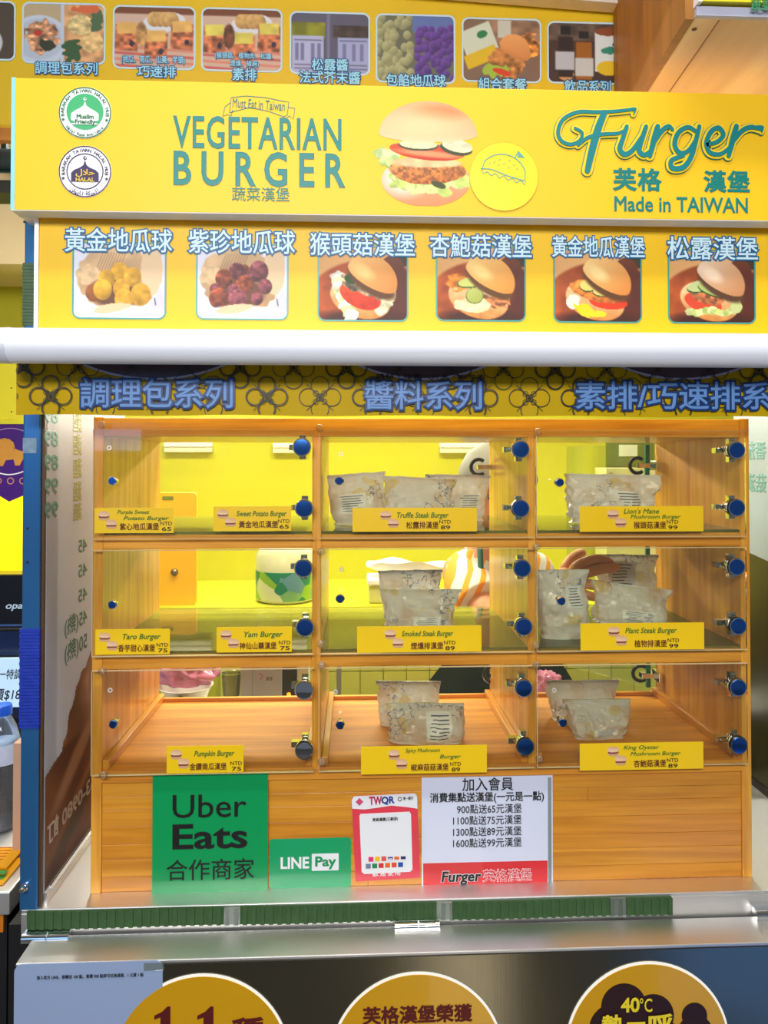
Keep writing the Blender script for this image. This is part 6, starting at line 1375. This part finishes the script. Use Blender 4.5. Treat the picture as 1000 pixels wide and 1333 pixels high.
finger([palm_in-Vector((0, 0, 0.014)), at(750, 770, 0.214), at(768, 776, 0.204), at(779, 778, 0.205), at(786, 777, 0.208)], [0.008, 0.0090, 0.0080, 0.0070, 0.0058])
finger([wr.lerp(K, 0.35)+Vector((0, 0.004, 0.006)), at(738, 738, 0.268), at(748, 724, 0.266), at(763, 717, 0.264)], [0.011, 0.0115, 0.0100, 0.0078])
lw = Vector((sR.x-0.04, 0.52, -0.08))
for k in range(4): finger([lw+Vector((-0.005, 0, 0)), lw+Vector((-0.024+0.014*k, -0.035, -0.008)), lw+Vector((-0.026+0.015*k, -0.058+0.004*abs(k-1.5), -0.022)), lw+Vector((-0.026+0.015*k, -0.070+0.005*abs(k-1.5), -0.036))], [0.009, 0.009, 0.008, 0.0065])
finger([lw+Vector((0, 0.01, 0)), lw+Vector((-0.040, -0.005, -0.008)), lw+Vector((-0.048, -0.028, -0.014))], [0.010, 0.0095, 0.0075])
M_skin = P('skin_warm', (224, 160, 122), 0.45, var=0.05, nscale=40, sss=0.15)
link('body', skin(V, E), M_skin, per)
# shirt: torso and short sleeves a little outside the body
V, E = [], []
a = chain(V, E, [((cx0, 0.69, -0.02), (0.142, 0.115)), ((cx0, 0.68, 0.08), (0.128, 0.102)), ((cx0, 0.655, 0.20), (0.130, 0.098)), ((cx0, 0.64, 0.31), (0.104, 0.080))])
chain(V, E, [((cx0, 0.632, 0.362), (0.085, 0.066))], a)
chain(V, E, [(sL+Vector((0.012, 0, 0.006)), 0.058), (sL.lerp(el, 0.30), 0.060), (sL.lerp(el, 0.66), 0.062), (sL.lerp(el, 0.73), 0.061), (sL.lerp(el, 0.75), 0.056)], a)
chain(V, E, [(sR, 0.056), ((sR.x+0.035, 0.69, 0.22), 0.054)], a)
def stripe_mat():
    m = bpy.data.materials.new('shirt_stripes'); m.use_nodes = True; nt = m.node_tree; b_ = nt.nodes['Principled BSDF']
    tc = nt.nodes.new('ShaderNodeTexCoord'); mp = nt.nodes.new('ShaderNodeMapping'); mp.inputs['Rotation'].default_value = (0, math.radians(-24), 0)
    wv = nt.nodes.new('ShaderNodeTexWave'); wv.bands_direction = 'X'; wv.inputs['Scale'].default_value = 11.5; wv.inputs['Distortion'].default_value = 1.1; wv.inputs['Detail Scale'].default_value = 1.5
    nt.links.new(tc.outputs['Object'], mp.inputs[0]); nt.links.new(mp.outputs[0], wv.inputs['Vector'])
    cr = nt.nodes.new('ShaderNodeValToRGB'); cr.color_ramp.elements[0].position = 0.62; cr.color_ramp.elements[0].color = s2l((232, 228, 220)); cr.color_ramp.elements[1].position = 0.66; cr.color_ramp.elements[1].color = s2l((244, 160, 30))
    nt.links.new(wv.outputs['Fac'], cr.inputs[0]); nt.links.new(cr.outputs[0], b_.inputs['Base Color']); b_.inputs['Roughness'].default_value = 0.8; return m
link('shirt', skin(V, E), stripe_mat(), per)
V, E = [], []
a = chain(V, E, [((cx0, 0.69, -0.06), (0.150, 0.118))])
for sgn in (-1, 1): chain(V, E, [((cx0+sgn*0.078, 0.69, -0.18), 0.098), ((cx0+sgn*0.082, 0.67, -0.50), 0.074), ((cx0+sgn*0.082, 0.69, -0.86), 0.060)], a)
link('trousers', skin(V, E), P('trousers_dark', (40, 40, 48), 0.8), per)
for sgn in (-1, 1):
    MB().lathe((cx0+sgn*0.085, 0.65, -0.95), [(0.045, 0), (0.048, 0.02), (0.042, 0.05), (0.02, 0.065)], 20).build('shoe', P('shoe_black', (24, 24, 26), 0.5), per, smooth=True)
# apron: curved dark green sheet over the front
mb = MB(); n1, n2 = 24, 16; vs = []
for lay in (0, 1):
    for j in range(n2+1):
        z = 0.215-0.60*j/n2; hw = 0.07+0.10*min(1, j/4)
        for i in range(n1+1):
            u = -1+2*i/n1; x = cx0+0.0+u*hw; y = 0.688-math.sqrt(max(0.0, 1-(u*hw/0.20)**2))*0.150+0.004*lay+(0.02*max(0, 0.1-z) if z < 0.1 else 0)
            vs.append((x, y, z))
nn = (n1+1)*(n2+1); fs = [(j*(n1+1)+i, j*(n1+1)+i+1, (j+1)*(n1+1)+i+1, (j+1)*(n1+1)+i) for j in range(n2) for i in range(n1)]
fs += [tuple(k+nn for k in f)[::-1] for f in fs]
mb.add(vs, fs).build('apron', P('apron_dark_green', (24, 44, 30), 0.75, var=0.1), per, smooth=True)
for sgn in (-1, 1): MB().tube(smoothpts([(cx0+sgn*0.062, 0.535, 0.21), (cx0+sgn*0.05, 0.545, 0.30), (cx0+sgn*0.045, 0.58, 0.37), (cx0+sgn*0.04, 0.64, 0.40)], 6), 0.006, 8).build('apron_strap', P('strap_teal', (20, 96, 92), 0.7), per, smooth=True)
# face, hair and cap
M_hair = P('hair_black', (24, 20, 20), 0.5, var=0.3, nscale=90)
c = hd+Vector((0, 0.004, 0.012))
MB().lathe((c.x, c.y, c.z), [(0.0, 0.104), (0.035, 0.099), (0.064, 0.078), (0.080, 0.048), (0.085, 0.02), (0.083, 0.012)][::-1], 32).build('cap', P('cap_grey', (120, 118, 112), 0.7), per, smooth=True)
bm_ = MB(); bm_.hexa([(c.x-0.055, c.y-0.055, c.z+0.020), (c.x+0.055, c.y-0.055, c.z+0.020), (c.x+0.06, c.y-0.04, c.z+0.020), (c.x-0.06, c.y-0.04, c.z+0.020)], [(c.x-0.040, c.y-0.135, c.z+0.010), (c.x+0.040, c.y-0.135, c.z+0.010), (c.x+0.06, c.y-0.04, c.z+0.026), (c.x-0.06, c.y-0.04, c.z+0.026)]); bm_.build('cap_brim', P('cap_grey', (150, 148, 142)), per, bevel=0.002)
MB().lathe((c.x, c.y+0.022, c.z), [(0.02, -0.07), (0.066, -0.055), (0.080, -0.02), (0.081, 0.015), (0.06, 0.016)], 32).build('hair', M_hair, per, smooth=True)
for sgn in (-1, 1):
    e = c+Vector((sgn*0.028, -0.082, -0.012)); MB().lathe(e, [(0.001, -0.008), (0.006, -0.005), (0.008, 0), (0.006, 0.005), (0.001, 0.008)], 16).build('eye', P('eye_dark', (30, 22, 20), 0.2), per, smooth=True)
    e = c+Vector((sgn*0.074, 0.0, -0.018)); MB().lathe(e, [(0.002, -0.022), (0.009, -0.014), (0.011, 0.004), (0.009, 0.016), (0.002, 0.022)], 16).build('ear', M_skin, per, smooth=True)
MB().tube([c+Vector((0, -0.080, 0.0)), c+Vector((0, -0.092, -0.022)), c+Vector((0, -0.098, -0.034)), c+Vector((0, -0.082, -0.040))], [0.005, 0.008, 0.011, 0.006], 12).build('nose', M_skin, per, smooth=True)
MB().tube(smoothpts([c+Vector((-0.022, -0.074, -0.060)), c+Vector((0, -0.086, -0.062)), c+Vector((0.022, -0.074, -0.060))], 5), 0.0035, 8).build('mouth', P('lips', (184, 96, 86), 0.4), per, smooth=True)
